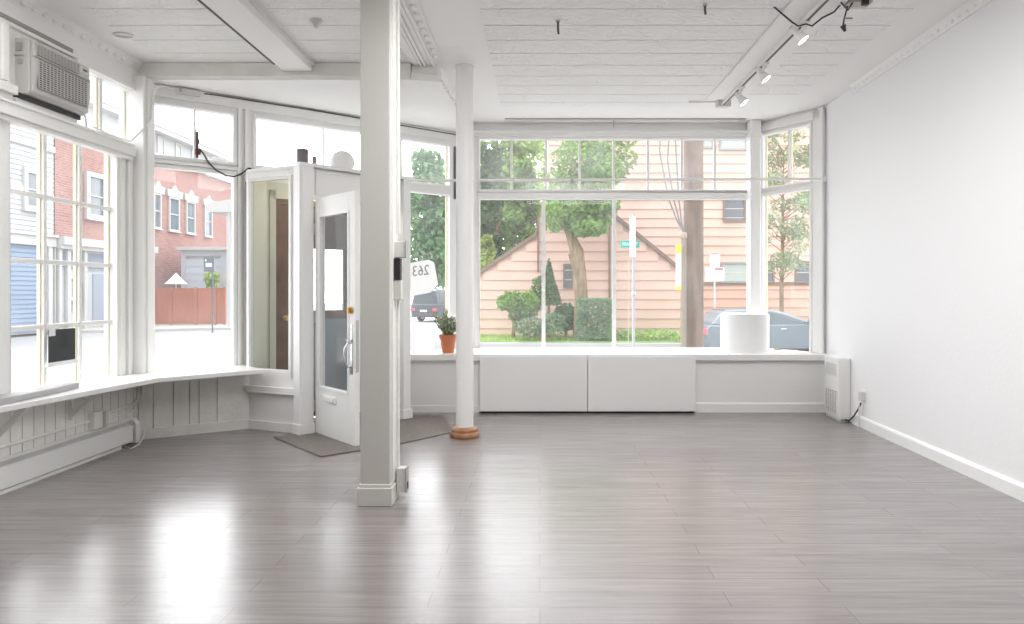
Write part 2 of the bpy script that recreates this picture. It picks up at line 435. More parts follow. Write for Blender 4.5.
# left wall with the twelve-light window and the transom
def yL(px, off=.05): return F_LEFT.sx(px, off)
w1 = (yL(10.5, -.015), yL(109)); w2 = (yL(35), yL(125))
wall('wall_left', F_LEFT, 0, LLEFT, 0, ZC, [(w1[0]-.045, w1[1]+.045, .53, 2.475), (w2[0]-.045, w2[1]+.03, 2.53, 3.04)], 'white left wall holding the twelve pane window', WHITE)
dx = (w1[1]-w1[0])/3
window(1, 'tall twelve pane window in the left wall above the radiator', F_LEFT, w1[0], w1[1], .572, 2.432, [w1[0]+dx, w1[0]+2*dx],
       [.572+.465*i for i in (1,2,3)], fw=.042, bar=.032, liner=True)
window(2, 'high transom window beside the air conditioner', F_LEFT, w2[0], w2[1], 2.56, 3.005, [yL(98.5)], [], fw=.03, bar=.034, liner=True, glass=HAZY)
# casing pilaster right of the window, corner post, ledge, sill boards
m = MB(); a0, a1 = yL(112,0), LLEFT-.0
m.box(w1[1]+.035, w1[1]+.10, -.03, 0, .58, 2.42); m.box(w1[1]+.12, w1[1]+.17, -.045, 0, .58, 2.42); m.box(w1[1]+.19, w1[1]+.24,-.03,0,.58,2.42)
m.box(w1[0]-.14, w1[0]-.035, -.03, 0, .58, 2.42)
o = m.build('trim_3', TRIM, bevel=.006); put_frame(o, F_LEFT); tag(o, 'fluted white casing around the twelve pane window', 'moulding', kind='structure')
m = MB().box(7.0, yL(136,-.10), -.10, 0, 2.43, 2.51); m.box(7.0, yL(134,-.08), -.075, 0, 2.40, 2.43); m.box(7.0, yL(136,-.12), -.115, 0, 2.505, 2.525)
o = m.build('trim_4', TRIM, bevel=.005); put_frame(o, F_LEFT); tag(o, 'white ledge between the twelve pane window and the air conditioner', 'ledge', kind='structure')
m = MB().box(3.5, 9.98, -.03, 0, 3.045, 3.07); m.box(7.5, 9.98, -.02, 0, 3.07, 3.2)
m.box(yL(78,-.05), 9.98, -.05, 0, 3.01, 3.045)
o = m.build('trim_5', TRIM, bevel=.004); put_frame(o, F_LEFT); tag(o, 'white frieze board above the air conditioner', 'moulding', kind='structure')
MB().box(5.0, yL(73,-.03), -.031, -.012, 3.072, 3.10).build('dark_groove', mat('grey_groove', (.33,.31,.29), .7), o)  # flat dark grey strip along the frieze board
m = MB().xprism([(0,3.19),(-.014,3.19),(-.03,3.215),(-.06,3.25),(-.07,ZC),(0,ZC)], 0, LLEFT-.03)
for i in range(98): m.ball((.1+i*.1, -.042, 3.235), .024, (1.3,.8,1), 8, 6)
o = m.build('trim_6', SMOOTH); put_frame(o, F_LEFT); tag(o, 'beaded white crown moulding above the left wall', 'moulding', kind='structure')
# fluted pilaster with corbel left of the air conditioner
m = MB().box(7.9, 8.42, -.09, 0, 2.62, 3.04)
for i in range(5): m.box(7.93+i*.1, 7.985+i*.1, -.115, -.09, 2.64, 3.0)
m.box(7.85, 8.44, -.13, 0, 2.565, 2.625); m.vprism([(7.9,2.53),(8.43,2.53),(8.44,2.57),(7.86,2.57)], -.10, 0)
o = m.build('trim_7', OLDW, bevel=.005); put_frame(o, F_LEFT); tag(o, 'fluted casing with a corbel foot left of the air conditioner', 'moulding', kind='structure')
# corner post between left wall and bay
m = MB().box(-3.52, -3.40, 5.86, 6.03, .58, 3.14); m.box(-3.40,-3.385,5.90,6.0,.58,3.14)
m.box(-.015, .045, -.06, 0, .58, 3.135, F_BAY.M)
o = m.build('trim_8', TRIM, bevel=.006); tag(o, 'white corner post between the left wall and the entrance bay', 'post', kind='structure')

# bay facade
S = lambda px: F_BAY.sx(px, .05)
b1 = (S(153.5), S(232)); b2 = (S(254.5), S(392)); b3 = (S(399.5), S(447))
TZ0, TZ1, LZ0, LZ1 = 2.51, 2.965, .575, 2.395
holes = [(b1[0]-.03,b1[1]+.03,LZ0-.03,LZ1+.03),(b1[0]-.03,b1[1]+.03,TZ0-.03,TZ1+.03),(b2[0]-.03,b2[1]+.03,TZ0-.03,TZ1+.03),
         (b3[0]-.03,b3[1]+.03,TZ0-.03,TZ1+.03),(b3[0]-.03,b3[1]+.03,LZ0-.03,LZ1+.03)]
dr = (S(279), S(352))
holes.append((dr[0]-.05, dr[1]+.05, 0, 2.2))
wall('wall_bay', F_BAY, 0, LBAY, 0, 3.2, holes, 'angled white entrance wall of windows left of the round column', WHITE, 0, .09)
window(3, 'tall single pane window showing a brick building and red fence', F_BAY, b1[0], b1[1], LZ0, LZ1, fw=.03)
window(4, 'two pane transom with a cable hanging from its bar', F_BAY, b1[0], b1[1], TZ0, TZ1, [S(194.5)], [], fw=.03, glass=GLASS, bar=.018)
window(5, 'long transom window above the entrance vestibule', F_BAY, b2[0], b2[1], TZ0, TZ1, [S(323)], [], fw=.03, bar=.016)
window(6, 'transom window between square post and round column', F_BAY, b3[0], b3[1], TZ0, TZ1, [], [], fw=.03, glass=HAZY, liner=True)
window(7, 'tall window between square post and round column with house number card', F_BAY, b3[0], b3[1], LZ0, LZ1, [], [], fw=.03, liner=True)
m = MB()
for a, b in ((S(236), S(239.5)), (S(243), S(247))): m.box(a, b, -.03, 0, LZ0, 3.03)
m.box(.05, LBAY-.02, -.02, 0, 3.03, 3.135); m.box(.05, LBAY-.02, -.035, 0, 3.10, 3.13)
m.box(b1[0]-.02, b1[1]+.05, -.022, 0, 2.435, 2.47)
o = m.build('trim_9', TRIM, bevel=.004); put_frame(o, F_BAY); tag(o, 'white header and mullions of the angled entrance wall', 'moulding', kind='structure')
m = MB().tube([F_BAY.W(x, -.045, z) for x, z in ((.50,3.11),(.6,3.115),(1.6,3.118),(LBAY-.2,3.10))], .006, 6)
o = m.build('header_cable', DARK); tag(o, 'thin dark cable along the top of the entrance wall', 'cable')
m = MB().box(S(451.5), S(454.5), -.012, .0, 2.36, 2.97)  # dark strip painted in place of the shade in the corner gap
o = m.build('gap_shadow_strip', mat('gap_shadow', (.12,.115,.11), .8)); put_frame(o, F_BAY); tag(o, 'dark strip standing for the shadow gap at the end of the entrance wall', 'strip', kind='structure')

# front facade
Q = lambda px: F_FRONT.sx(px, .05)
f0, f1 = Q(480), Q(747.5)
wall('wall_front', F_FRONT, 0, LFRONT, 0, ZC, [(f0-.03,f1+.03,.58,2.405),(f0-.03,f1+.03,2.455,3.11)], 'white front wall with the wide shop window', WHITE, 0, .1)
window(8, 'wide three part shop window facing the pink house', F_FRONT, f0, f1, .605, 2.375, [Q(543.5), Q(614)], [], fw=.03, bar=.045, gy=.05)
window(9, 'row of eight small transom panes above the shop window', F_FRONT, f0, f1, 2.49, 3.085, [Q(p) for p in (511.5,546,579.5,613.5,647.8,681.5,714.5)], [], fw=.028, bar=.028, glass=HAZY)
m = MB().box(0, LFRONT-.1, -.06, 0, 3.155, 3.185); m.box(0, LFRONT-.1, -.03, 0, 3.115, 3.155)
m.box(f0-.02, f1, -.03, 0, 2.40, 2.445)
m.box(Q(478)-.05, f0-.03, -.03, 0, .60, 3.11)
o = m.build('trim_11', TRIM, bevel=.004); put_frame(o, F_FRONT); tag(o, 'white header and rail of the wide shop window', 'moulding', kind='structure')
# thick corner post on the right
m = MB().box(2.445, 2.575, 7.93, 8.1, .62, 3.28); m.box(2.43,2.59,7.92,8.1,3.06,3.13)
o = m.build('trim_12', TRIM, bevel=.02); tag(o, 'thick white corner post beside the drum pedestal', 'post', kind='structure')

# right return
T = lambda px: F_RET.sx(px, .05)
r0, r1 = T(766), T(813)
wall('wall_return', F_RET, 0, LRET, 0, ZC, [(r0-.025,r1+.025,.59,2.425),(r0-.025,r1+.025,2.48,3.14)], 'narrow angled wall at the right end of the shop front', WHITE, 0, .1)
window(10, 'narrow tall window at the right end showing a young tree', F_RET, r0, r1, .615, 2.405, [], [], fw=.025, liner=True)
window(11, 'two pane transom at the right end of the shop front', F_RET, r0, r1, 2.50, 3.115, [T(790)], [], fw=.025, liner=True, bar=.025)
m = MB().box(r1+.05, LRET, -.03, 0, .62, 3.24); m.box(0, LRET, -.03, 0, 3.16, 3.24); m.box(LRET-.045, LRET-.0, -.06, 0, .62, 3.26)
o = m.build('trim_13', TRIM, bevel=.005); put_frame(o, F_RET); tag(o, 'white casing around the narrow right end window', 'moulding', kind='structure')

# ================================================================== SILLS AND LOWER WALLS ON THE LEFT
m = MB().prism([(-3.52,-4),(-3.30,-4),(-3.30,4.2),(-3.115,5.56),(-2.50,6.17),(-2.74,6.42),(-2.80,6.60),(-3.52,6.05)], .545, .585)
o = m.build('trim_14', SILLP, bevel=.006); tag(o, 'long glossy white window sill along the left wall and bay', 'sill', kind='structure')
m = MB(); random.seed(3)
y = -3.9
while y < 5.9:
    w_ = .105
    m.box(-3.52, -3.488, y, min(y+w_-.007, 5.92), .0, .545); y += w_
o = m.build('wall_left_lower', OLDW); tag(o, 'beadboard panelling under the left window sill', 'wall', kind='structure')
# bay lower wall: boards on a plane a little in front of the glass
KA, KB = Vector((-3.49,5.93,0)), Vector((-2.73,6.42,0))
F_KNEE = Fr(KA, math.atan2(KB.y-KA.y, KB.x-KA.x)); LK = (KB-KA).length
m = MB().box(0, LK, .02, .05, 0, .545)
xs = [0,.115,.27,.40,.475,.625,LK]
for a, b in zip(xs, xs[1:]): m.box(a+.004, b-.004, 0, .02, .09, .545)
m.box(0, LK, -.014, .02, 0, .09)
o = m.build('wall_bay_lower', OLDW); put_frame(o, F_KNEE); tag(o, 'vertical white boards under the bay window sill', 'wall', kind='structure')

def bracket(fr, x, y0, label, reach=.2, drop=.19):
    t = thing('shelf_bracket', label, 'bracket', fr.W(x, 0, 0), fr.ang, 'wooden brackets under the left sill')
    MB().box(-.02, .02, y0-.02, y0, .545-drop-.02, .543).build('back_plate', OLDW, t)
    m = MB().xprism([(y0-.02,.545-drop),(y0-.02,.545-drop+.045),(y0-reach+.03,.543),(y0-reach-.015,.543)], -.016, .016)
    m.build('brace', OLDW, t)
    return t
bracket(F_LEFT, F_LEFT.sx(6,-.1), -.032, 'diagonal wooden sill bracket at the edge near the stacked boards')
bracket(F_LEFT, F_LEFT.sx(80,-.1), -.032, 'diagonal wooden sill bracket left of the electrical box')
bracket(F_KNEE, .045, 0, 'diagonal wooden sill bracket at the corner beside the radiator end', .16, .15)

# ================================================================== VESTIBULE
P0, P1, P2 = Vector((-2.735,6.42,0)), Vector((-2.12,6.16,0)), Vector((-1.35,6.92,0))
F_SIDE = Fr(P0, math.atan2(P1.y-P0.y, P1.x-P0.x)); LS = (P1-P0).length
F_DOOR = Fr(P1, math.atan2(P2.y-P1.y, P2.x-P1.x)); LD = (P2-P1).length
ZV = 2.43
v = thing('wall_vestibule', 'white boxed entrance vestibule with open door', 'vestibule', (0,0,0), 0, kind='structure')
SD = lambda px: F_SIDE.sx(px, .02)
g0, g1 = SD(248.5), SD(290)
MB().box(0,.004,.052,.215,0,ZV-.02).build('cream_return', CREAM, v)
put_frame(v.children[-1], F_SIDE)
m = MB(); wall_holes(m, 0, LS, 0, ZV, 0, .05, [(g0,g1,.565,2.32)]); m.box(-.03,.0,-.005,.22,0,ZV)
mm = m.build('side_panel', WHITE, v, bevel=.004); put_frame(mm, F_SIDE)
m = MB().box(-.01, LS+.02, -.05, 0, .365, .41); m.box(0, LS, -.018, 0, 0, .085); m.box(-.005, LS, -.052,-.03,.35,.365)
mm = m.build('side_ledge', TRIM, v, bevel=.004); put_frame(mm, F_SIDE)
m = MB().box(g1+.02, g1+.045, -.018, 0, .5, 2.36); m.box(0, LS, -.02, 0, 2.34, 2.36); m.box(0,LS,-.02,0,2.40,ZV)
mm = m.build('side_moulding', TRIM, v, bevel=.003); put_frame(mm, F_SIDE)
mm = MB().box(g0, g1, .02, .024, .565, 2.32).build('side_glass', CLEAR, v); put_frame(mm, F_SIDE)
mm = MB().box(g0-.014, g0, -.004, .03, .565, 2.32).build('dark_edge', DARK, v); put_frame(mm, F_SIDE)
m = MB().box(-.075, .06, -.05, .07, 0, ZV); m.box(-.085,.068,-.06,.08,0,.10); m.box(-.055,.04,-.058,-.05,.1,ZV-.05)
mm = m.build('corner_post', WHITE, v, bevel=.006); put_frame(mm, F_DOOR)
m = MB().box(LD-.07, LD+.015, -.05, .08, 0, ZV); m.box(LD-.08,LD+.03,-.065,.09,0,.10)
mm = m.build('pilaster', WHITE, v, bevel=.006); put_frame(mm, F_DOOR)
m = MB().box(.06, LD-.045, .0, .06, 2.13, ZV)
for (a,b,c,d) in ((.10,LD-.1,2.37,2.39),(.10,LD-.1,2.17,2.19),(.10,.12,2.17,2.39),(LD-.12,LD-.1,2.17,2.39)): m.box(a,b,-.012,0,c,d)
m.box(-.08, LD+.06, -.06, .03, ZV-.02, ZV+.012)
mm = m.build('header_panel', WHITE, v, bevel=.004); put_frame(mm, F_DOOR)
# right side panel back to the facade
R3 = Vector((-1.50, 7.56, 0)); fr = Fr(P2, math.atan2(R3.y-P2.y, R3.x-P2.x)); LR = (R3-P2).length
m = MB().box(.05, LR, -.02, .02, 0, .9); m.box(.05, LR, -.02, .02, 2.2, ZV); m.box(LR-.1, LR, -.02,.02,.9,2.2)
mm = m.build('right_side_panel', WHITE, v); put_frame(mm, fr)
m = MB().prism([(P0.x-.02,P0.y+.0),(P1.x-.02,P1.y-.03),(P2.x+.05,P2.y),(R3.x,R3.y-.01),(-2.76,6.60)], ZV-.02, ZV)
m.build('roof_board', WHITE, v)
# cream lining on the facade inside the vestibule
m = MB().box(S(243), dr[0]-.05, -.006, -.001, 0, 2.36); m.box(S(262), S(266), -.03, -.006, 0, 2.36); m.box(dr[0]-.05, dr[1]+.05, -.006,-.001,2.2,2.36)
mm = m.build('cream_lining', CREAM, v); put_frame(mm, F_BAY)
m = MB().box(dr[0]-.11, dr[0]-.05, -.025, -.004, 0, 2.28); m.box(dr[0]-.11, dr[1]+.1, -.025, -.004, 2.2, 2.28)
mm = m.build('cream_door_casing', CREAM, v); put_frame(mm, F_BAY)

# outer brown door in the facade
d2 = thing('door_2', 'brown outer street door seen through the vestibule', 'door', F_BAY.O, F_BAY.ang, kind='structure')
m = MB().box(dr[0]-.05, dr[0], -.01, .09, 0, 2.2); m.box(dr[1], dr[1]+.05, -.01, .09, 0, 2.2); m.box(dr[0], dr[1], -.01, .09, 2.15, 2.2)
m.build('door_frame', DOORB, d2)
gx0, gx1 = dr[0]+.24, dr[1]-.10
m = MB(); wall_holes(m, dr[0], dr[1], .01, 2.15, .02, .065, [(gx0,gx1,1.09,1.72)])
m.box(dr[0]+.09, gx0-.03, .012, .02, 1.15, 2.05); m.build('door_leaf', DOORDK, d2)
m = MB().box(dr[0]+.001, dr[0]+.08, .012, .02, .02, 2.14); m.box(dr[0]+.08, gx1+.02, .012, .02, 1.04, 1.085); m.build('brown_stile', DOORB, d2)
MB().box(gx0, gx1, .04, .044, 1.09, 1.72).build('glass', GLASS, d2)
MB().box(gx0-.1, gx1+.05, .01, .02, .16, 1.0).build('kick_panel', DOORGR, d2)
m = MB().lathe([(.0,0),(.026,0),(.026,.008),(.012,.014),(.012,.04),(.028,.05),(.03,.065),(.02,.078),(0,.08)], n=16, M=Matrix.Translation((dr[0]+.05,.012,1.02)) @ Matrix.Rotation(PI/2,4,'X'))
auto(m.build('knob', BRASS, d2))

# inner white door standing open into the room
H = Vector((-2.035, 6.185, 0)); E = Vector((-1.525, 5.625, 0))
ad = math.atan2(E.y-H.y, E.x-H.x); LW = (E-H).length
d1 = thing('door_1', 'white glazed inner door standing open beside the square post', 'door', H, ad, kind='structure')
m = MB(); wall_holes(m, 0, LW, .012, 2.12, 0, .045, [(.105, LW-.12, .44, 1.95)])
m.build('door_leaf', WHITE, d1, bevel=.004)
m = MB()
for a,b,c,d in ((.085,.105,.42,1.97),(LW-.12,LW-.10,.42,1.97),(.105,LW-.12,.42,.44),(.105,LW-.12,1.95,1.97)): m.box(a,b,-.008,.0,c,d)
m.build('glazing_bead', TRIM, d1)
MB().box(.105, LW-.12, .02, .025, .44, 1.95).build('glass', CLEAR, d1)
m = MB().vprism([(.17,.315),(.42,.315),(.42,.375),(.17,.375)], -.012, 0); m.vprism([(.19,.325),(.40,.325),(.41,.365),(.18,.365)], -.02,-.012)
m.build('mail_slot', TRIM, d1, bevel=.003)
hx = LW-.055
m = MB().box(hx-.022, hx+.022, -.006, 0, .60, 1.02); m.build('handle_plate', CHROME, d1, bevel=.002)
m = MB().tube([(hx,-.006,.66),(hx,-.035,.665),(hx-.004,-.06,.70),(hx-.006,-.066,.76),(hx-.004,-.06,.82),(hx,-.035,.86),(hx,-.006,.865)], .009, 10)
m.box(hx-.012,hx+.012,-.045,-.006,.875,.89)
auto(m.build('pull_handle', CHROME, d1))
m = MB().cyl((hx,-.0,1.13),(hx,-.014,1.13),.03,n=18); m.box(hx-.006,hx+.006,-.04,-.014,1.105,1.155); m.cyl((hx,-.0,1.13),(hx,-.02,1.13),.018,n=14)
auto(m.build('deadbolt', BRASS, d1))
MB().box(LW, LW+.003, .01, .035, .62, 1.05).build('lock_plate', STEEL, d1)
m = MB()
for z in (.25,1.05,1.85): m.cyl((-.006,-.004,z-.05),(-.006,-.004,z+.05),.008,n=10)
m.build('hinges', STEEL, d1)

# mats
m = MB().prism([(-2.34,6.00),(-1.70,5.30),(-1.40,5.56),(-2.04,6.26)], 0, .012); o = m.build('door_mat', MATM, bevel=.004)
tag(o, 'grey door mat under the open white door', 'mat')
m = MB().prism([(-1.22,5.70),(-.78,6.24),(-.98,6.98),(-1.22,7.1),(-1.52,6.62)], 0, .01); o = m.build('door_mat', MATM, bevel=.003)
tag(o, 'dark entrance mat between square post and round column', 'mat')

# ================================================================== POST AND COLUMN
pc = thing('square_post', 'square white post with a plinth standing mid room', 'post', (-.995,4.21,0), 0, kind='thing')
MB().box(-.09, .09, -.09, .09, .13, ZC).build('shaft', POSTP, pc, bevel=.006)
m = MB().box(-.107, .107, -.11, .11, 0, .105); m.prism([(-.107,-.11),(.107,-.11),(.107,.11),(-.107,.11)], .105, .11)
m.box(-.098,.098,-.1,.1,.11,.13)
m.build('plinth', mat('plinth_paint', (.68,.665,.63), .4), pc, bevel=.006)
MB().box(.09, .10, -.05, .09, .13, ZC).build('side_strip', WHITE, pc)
cc = thing('round_column', 'slim round white column on a wooden ring foot', 'column', (-.668,6.06,0), 0, kind='thing')
auto(MB().lathe([(.077,.09),(.077,ZC-.02),(.083,ZC-.02),(.083,ZC)], n=40).build('shaft', WHITE, cc))
auto(MB().lathe([(.125,0),(.132,.012),(.132,.03),(.122,.045),(.118,.05),(.118,.07),(.108,.082),(.08,.09)], n=40).build('foot_ring', WOODR, cc))['label'] = 'brown varnished wooden ring'

# conduits and boxes on the post's right face
def wl(pts): return [Vector(p) for p in pts]
cx_ = -.995+.10; X = cx_+.016
m = MB().tube(wl([(X,4.24,ZC-.01),(X,4.24,2.6),(X+.003,4.24,1.65)]), .009, 8); m.tube(wl([(X,4.24,1.5),(X-.002,4.25,.6),(X,4.24,.2)]), .009, 8)
o = auto(m.build('conduit', OLDW)); tag(o, 'painted conduit running down the side of the square post', 'conduit')
b = thing('junction_box', 'grey junction box high on the side of the square post', 'electrical box', (X,4.24,1.50), 0)
MB().box(-.014, .05, -.035, .035, 0, .10).build('box', LGREY, b, bevel=.004); MB().box(.05,.054,-.04,.04,-.004,.104).build('cover', GREYP, b)
b = thing('power_adapter', 'black and white power adapter under the post junction box', 'adapter', (X,4.20,1.24), 0)
MB().box(-.014,.025,-.03,.025,.12,.255).build('body', BLACK, b, bevel=.004); MB().box(-.014,.03,-.025,.03,.0,.118).build('plug', LGREY, b, bevel=.004)
b = thing('outlet_box', 'grey outlet box at the foot of the square post', 'electrical box', (X+.005,4.24,.05), 0)
MB().box(-.01,.045,-.03,.04,0,.15).build('box', LGREY, b, bevel=.004); MB().box(.045,.05,-.034,.044,-.004,.154).build('cover', GREYP, b)
MB().box(.05,.056,-.012,.02,.02,.06).build('socket', ACDARK, b)

# ================================================================== DISPLAY COUNTER
ct = thing('display_counter', 'low white window counter under the wide shop window', 'counter', (0,0,0))
m = MB().prism([(-1.38,7.20),(3.062,7.20),(3.064,7.33),(2.575,8.09),(-.80,8.09),(-1.44,7.60)], .555, .62)
m.build('counter_top', SILLP, ct, bevel=.006)
xa, xb, xc = xat(480,7.2), xat(587.5,7.2), xat(695.5,7.2)
MB().box(-1.38, xa, 7.27, 7.3, 0, .555).build('recessed_panel', WHITE, ct)
m = MB().box(xc, 3.058, 7.265, 7.3, 0, .555); m.build('recessed_panel', WHITE, ct)
m = MB().box(xc, 3.058, 7.247, 7.265, 0, .09); m.xprism([(7.265,.09),(7.25,.09),(7.265,.105)], xc, 3.058); m.build('baseboard', TRIM, ct)
MB().box(-1.38, xa, 7.255, 7.27, 0, .07).build('baseboard', TRIM, ct)
MB().box(xa+.0, xb-.003, 7.185, 7.27, .022, .60).build('front_panel', WHITE, ct, bevel=.004)
MB().box(xb+.003, xc, 7.185, 7.27, .022, .60).build('front_panel', WHITE, ct, bevel=.004)
MB().box(xa+.02, xc-.02, 7.25, 7.27, 0, .03).build('dark_kickboard', DARK, ct)

# drum pedestal
px0, px1 = xat(722.5,7.62), xat(770,7.62)
r = (px1-px0)/2
m = MB().lathe([(r,0),(r,.405),(r-.006,.415),(r-.02,.418),(0,.418)], n=48)
o = auto(m.build('drum_pedestal', CARD, loc=((px0+px1)/2, 7.68, .62))); tag(o, 'white cylindrical drum pedestal on the window counter', 'pedestal')
m = MB().ball((0,0,.008), .02, (1.8,1,.45), 10, 6); m.ball((.035,.004,.007), .014, (1.3,1,.5), 8, 6)
o = m.build('dried_leaf', mat('dried_leaf', (.35,.24,.13), .8), loc=P(777,349.5,7.75)[:2]+(.62,) if False else (xat(777,7.75),7.75,.62)); tag(o, 'small brown dried leaf on the counter beside the drum pedestal', 'leaf')

# potted plant
pt = thing('potted_succulent', 'leafy grey green succulent in a terracotta pot behind the round column', 'plant', (xat(448,7.42),7.42,.62))
auto(MB().lathe([(.062,0),(.085,.155),(.094,.155),(.097,.195),(.088,.195),(.082,.165),(0,.165)], n=32).build('pot', TERRA, pt))
MB().lathe([(.0,.17),(.08,.168),(0,.168)], n=20).build('soil', mat('soil', (.05,.035,.025), .9), pt)
def leaf_blade(m, base, dirv, l, w, up=Vector((0,0,1))):
    d = dirv.normalized(); s = d.cross(up)
    if s.length < .01: s = Vector((1,0,0))
    s.normalize(); n = s.cross(d)
    vs = [base, base+d*l*.45+s*w/2+n*.004, base+d*l, base+d*l*.45-s*w/2+n*.004, base+d*l*.5-n*.006]
    v = [m.bm.verts.new(p) for p in vs]
    m.bm.faces.new((v[0],v[1],v[4])); m.bm.faces.new((v[1],v[2],v[4])); m.bm.faces.new((v[2],v[3],v[4])); m.bm.faces.new((v[3],v[0],v[4]))
r_ = random.Random(5); ms, ml, mt = MB(), MB(), MB()
for i in range(42):
    a = r_.uniform(0,2*PI); tilt = r_.uniform(.05,.85); l = r_.uniform(.15,.30)
    d = Vector((math.sin(tilt)*math.cos(a), math.sin(tilt)*math.sin(a), math.cos(tilt)))
    b0 = Vector((r_.uniform(-.04,.04), r_.uniform(-.04,.04), .165)); tip = b0+d*l
    ms.tube([b0, b0+d*l*.5+Vector((0,0,.01)), tip], .004, 5)
    for k in range(11):
        t = .3+.7*k/10; p = b0+d*l*t; aa = k*2.4+i
        ld = Vector((math.cos(aa), math.sin(aa), .7))
        leaf_blade(ml if r_.random() < .72 else mt, p, ld, r_.uniform(.036,.055), .024)
ms.build('stems', mat('stem_green', (.18,.22,.09), .6), pt)
ml.build('foliage', mat('succulent_green', (.32,.37,.25), .5, var=.3, vscale=20), pt); mt.build('pale_foliage', mat('succulent_pale', (.55,.58,.48), .5), pt)['label'] = 'pale silvery leaf tips'

# house number card on the bay glass
ycd = F_BAY.sx(421,.035); dcd = F_BAY.dep(ycd,.035)
cd = thing('number_card', 'tilted white card with reversed house number on the bay glass', 'sign', F_BAY.W(ycd,.035,zat(278,dcd)), F_BAY.ang)
kx = lambda px: F_BAY.sx(px,.035)-ycd
kz = lambda py: zat(py,dcd)-zat(278,dcd)
m = MB().vprism([(kx(407),kz(264)),(kx(428.5),kz(259.5)),(kx(434),kz(262)),(kx(438),kz(284.5)),(kx(430.5),kz(292.5)),(kx(411.5),kz(296))], -.003, .003)
m.build('card', PAPER, cd)
me = text_mesh('263', .165, .0015, mirror=True)
for v_ in me.vertices: v_.co = Vector((v_.co.x*.9+kx(420.5), v_.co.y-.0045, v_.co.z+kz(271)+.10*(v_.co.x)))
link('numerals', me, INK, cd)['label'] = 'grey reversed numerals 263'

# black card taped in the twelve pane window
z0_, z1_ = .572+.465*1-.01-.12, .572+.465-.02
xa_, xb_ = F_LEFT.sx(48.8,.005), F_LEFT.sx(75.3,.005)
m = MB().box(0, xb_-xa_, .004, .010, 0, .235)
bc = thing('black_card', 'square black card propped in the twelve pane window', 'card', F_LEFT.W(xa_,0,.572+.465-.26), F_LEFT.ang)
m.build('card', BLKCARD, bc)
MB().box(.0, .06, 0, .004, .19, .26).build('tape', CARD, bc)
MB().box(-.02, xb_-xa_+.02, -.004, .012, -.03, 0).build('support_strip', TRIM, bc)

# thin boards lying on the sill
m = MB().prism([(-3.50,4.30),(-3.34,4.22),(-3.335,4.62),(-3.36,4.98),(-3.50,5.0)], .587, .625)
o = m.build('loose_board', mat('grey_board', (.42,.41,.42), .5), bevel=.003); tag(o, 'thin grey board lying on the left window sill', 'board')

# ================================================================== LEFT: RADIATOR, CONDUIT, BOX
hy0, hy1 = -2.0, 5.83
hb = thing('baseboard_heater', 'long low white baseboard radiator under the left window', 'radiator', (-3.485,0,0))
def yprism(m, pts, y0, y1):   # (x,z) polygon along y
    return m.vprism(pts, y0, y1)
m = MB(); yprism(m, [(0,.02),(.012,.02),(.012,.215),(0,.215)], hy0, hy1); yprism(m, [(0,.215),(.035,.205),(.037,.198),(0,.205)], hy0, hy1)
m.build('back_plate', OLDW, hb)
m = MB(); yprism(m, [(.062,.032),(.07,.032),(.07,.165),(.05,.172),(.05,.166),(.062,.158)], hy0, hy1-.1); m.build('front_cover', WHITE, hb)
m = MB(); yprism(m, [(.045,0),(.066,0),(.066,.022),(.045,.028)], hy0, hy1-.25); m.build('lower_rail', OLDW, hb)
m = MB(); yprism(m, [(.015,.05),(.05,.05),(.05,.15),(.015,.15)], hy0, hy1-.12); m.build('fin_core', DARK, hb)
m = MB(); yprism(m, [(0,.005),(.075,.005),(.075,.17),(.045,.205),(0,.215)], hy1-.06, hy1); m.build('end_cap', WHITE, hb, bevel=.006)
# conduit with electrical box
Xc = -3.478
m = MB().tube(wl([(Xc,-2,.285),(Xc,5.28,.285)]), .012, 8)
m.tube(wl([(Xc,5.40,.305),(Xc,5.83,.325),(Xc+.004,5.885,.345),(Xc+.006,5.90,.39),(Xc+.006,5.90,.545)]), .012, 8)
m.tube(wl([(Xc,5.42,.255),(Xc,5.88,.27)]), .009, 8)
o = auto(m.build('wall_conduit', OLDW)); tag(o, 'painted conduit along the beadboard above the radiator', 'conduit')
eb = thing('electrical_box', 'off white electrical box on the beadboard above the radiator', 'electrical box', (-3.487,5.33,.22))
MB().box(0,.05,-.06,.04,0,.13).build('box', OLDW, eb, bevel=.004); MB().box(.0,.075,.045,.075,.0,.12).build('flange', LGREY, eb, bevel=.004)
MB().box(.0,.06,.08,.13,.02,.10).build('receptacle', OLDW, eb, bevel=.004)
m = MB().tube([P(109,433,5.55)+Vector((.0,0,0)), P(117,441,5.60), P(122,446,5.68), P(131,449.3,5.60), P(139,444,5.72), P(143.5,437,5.82), P(144,431,5.86)], .009, 8)
o = auto(m.build('looped_cable', LGREY)); tag(o, 'grey cord looping at the end of the baseboard radiator', 'cord')

# ================================================================== AIR CONDITIONER
ya, yb = 4.58, 5.165
ac = thing('window_air_conditioner', 'white window air conditioner above the twelve pane window', 'air conditioner', (-3.52, ya, 2.615))
AL = yb-ya   # local: x into room, y along wall
m = MB(); m.vprism([(-.25,0),(.075,0),(.095,.02),(.095,.36),(.08,.378),(-.25,.378)], 0, AL)
m.build('body', ACW, ac, bevel=.006)
m = MB().vprism([(.094,.012),(.108,.03),(.122,.15),(.122,.26),(.112,.365),(.094,.372)], .012, AL-.002); m.build('front_fascia', ACW, ac, bevel=.006)
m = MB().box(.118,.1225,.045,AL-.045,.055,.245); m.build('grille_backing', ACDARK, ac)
m = MB()
for i in range(13):
    z = .056+i*.0148
    m.box(.121,.1275,.045,AL-.045,z,z+.0048)
    for j in range(14):
        y0_ = .046+j*(AL-.092)/14
        m.box(.121,.1265,y0_,y0_+.006,z,z+.0148)
m.build('intake_grille', ACW, ac)
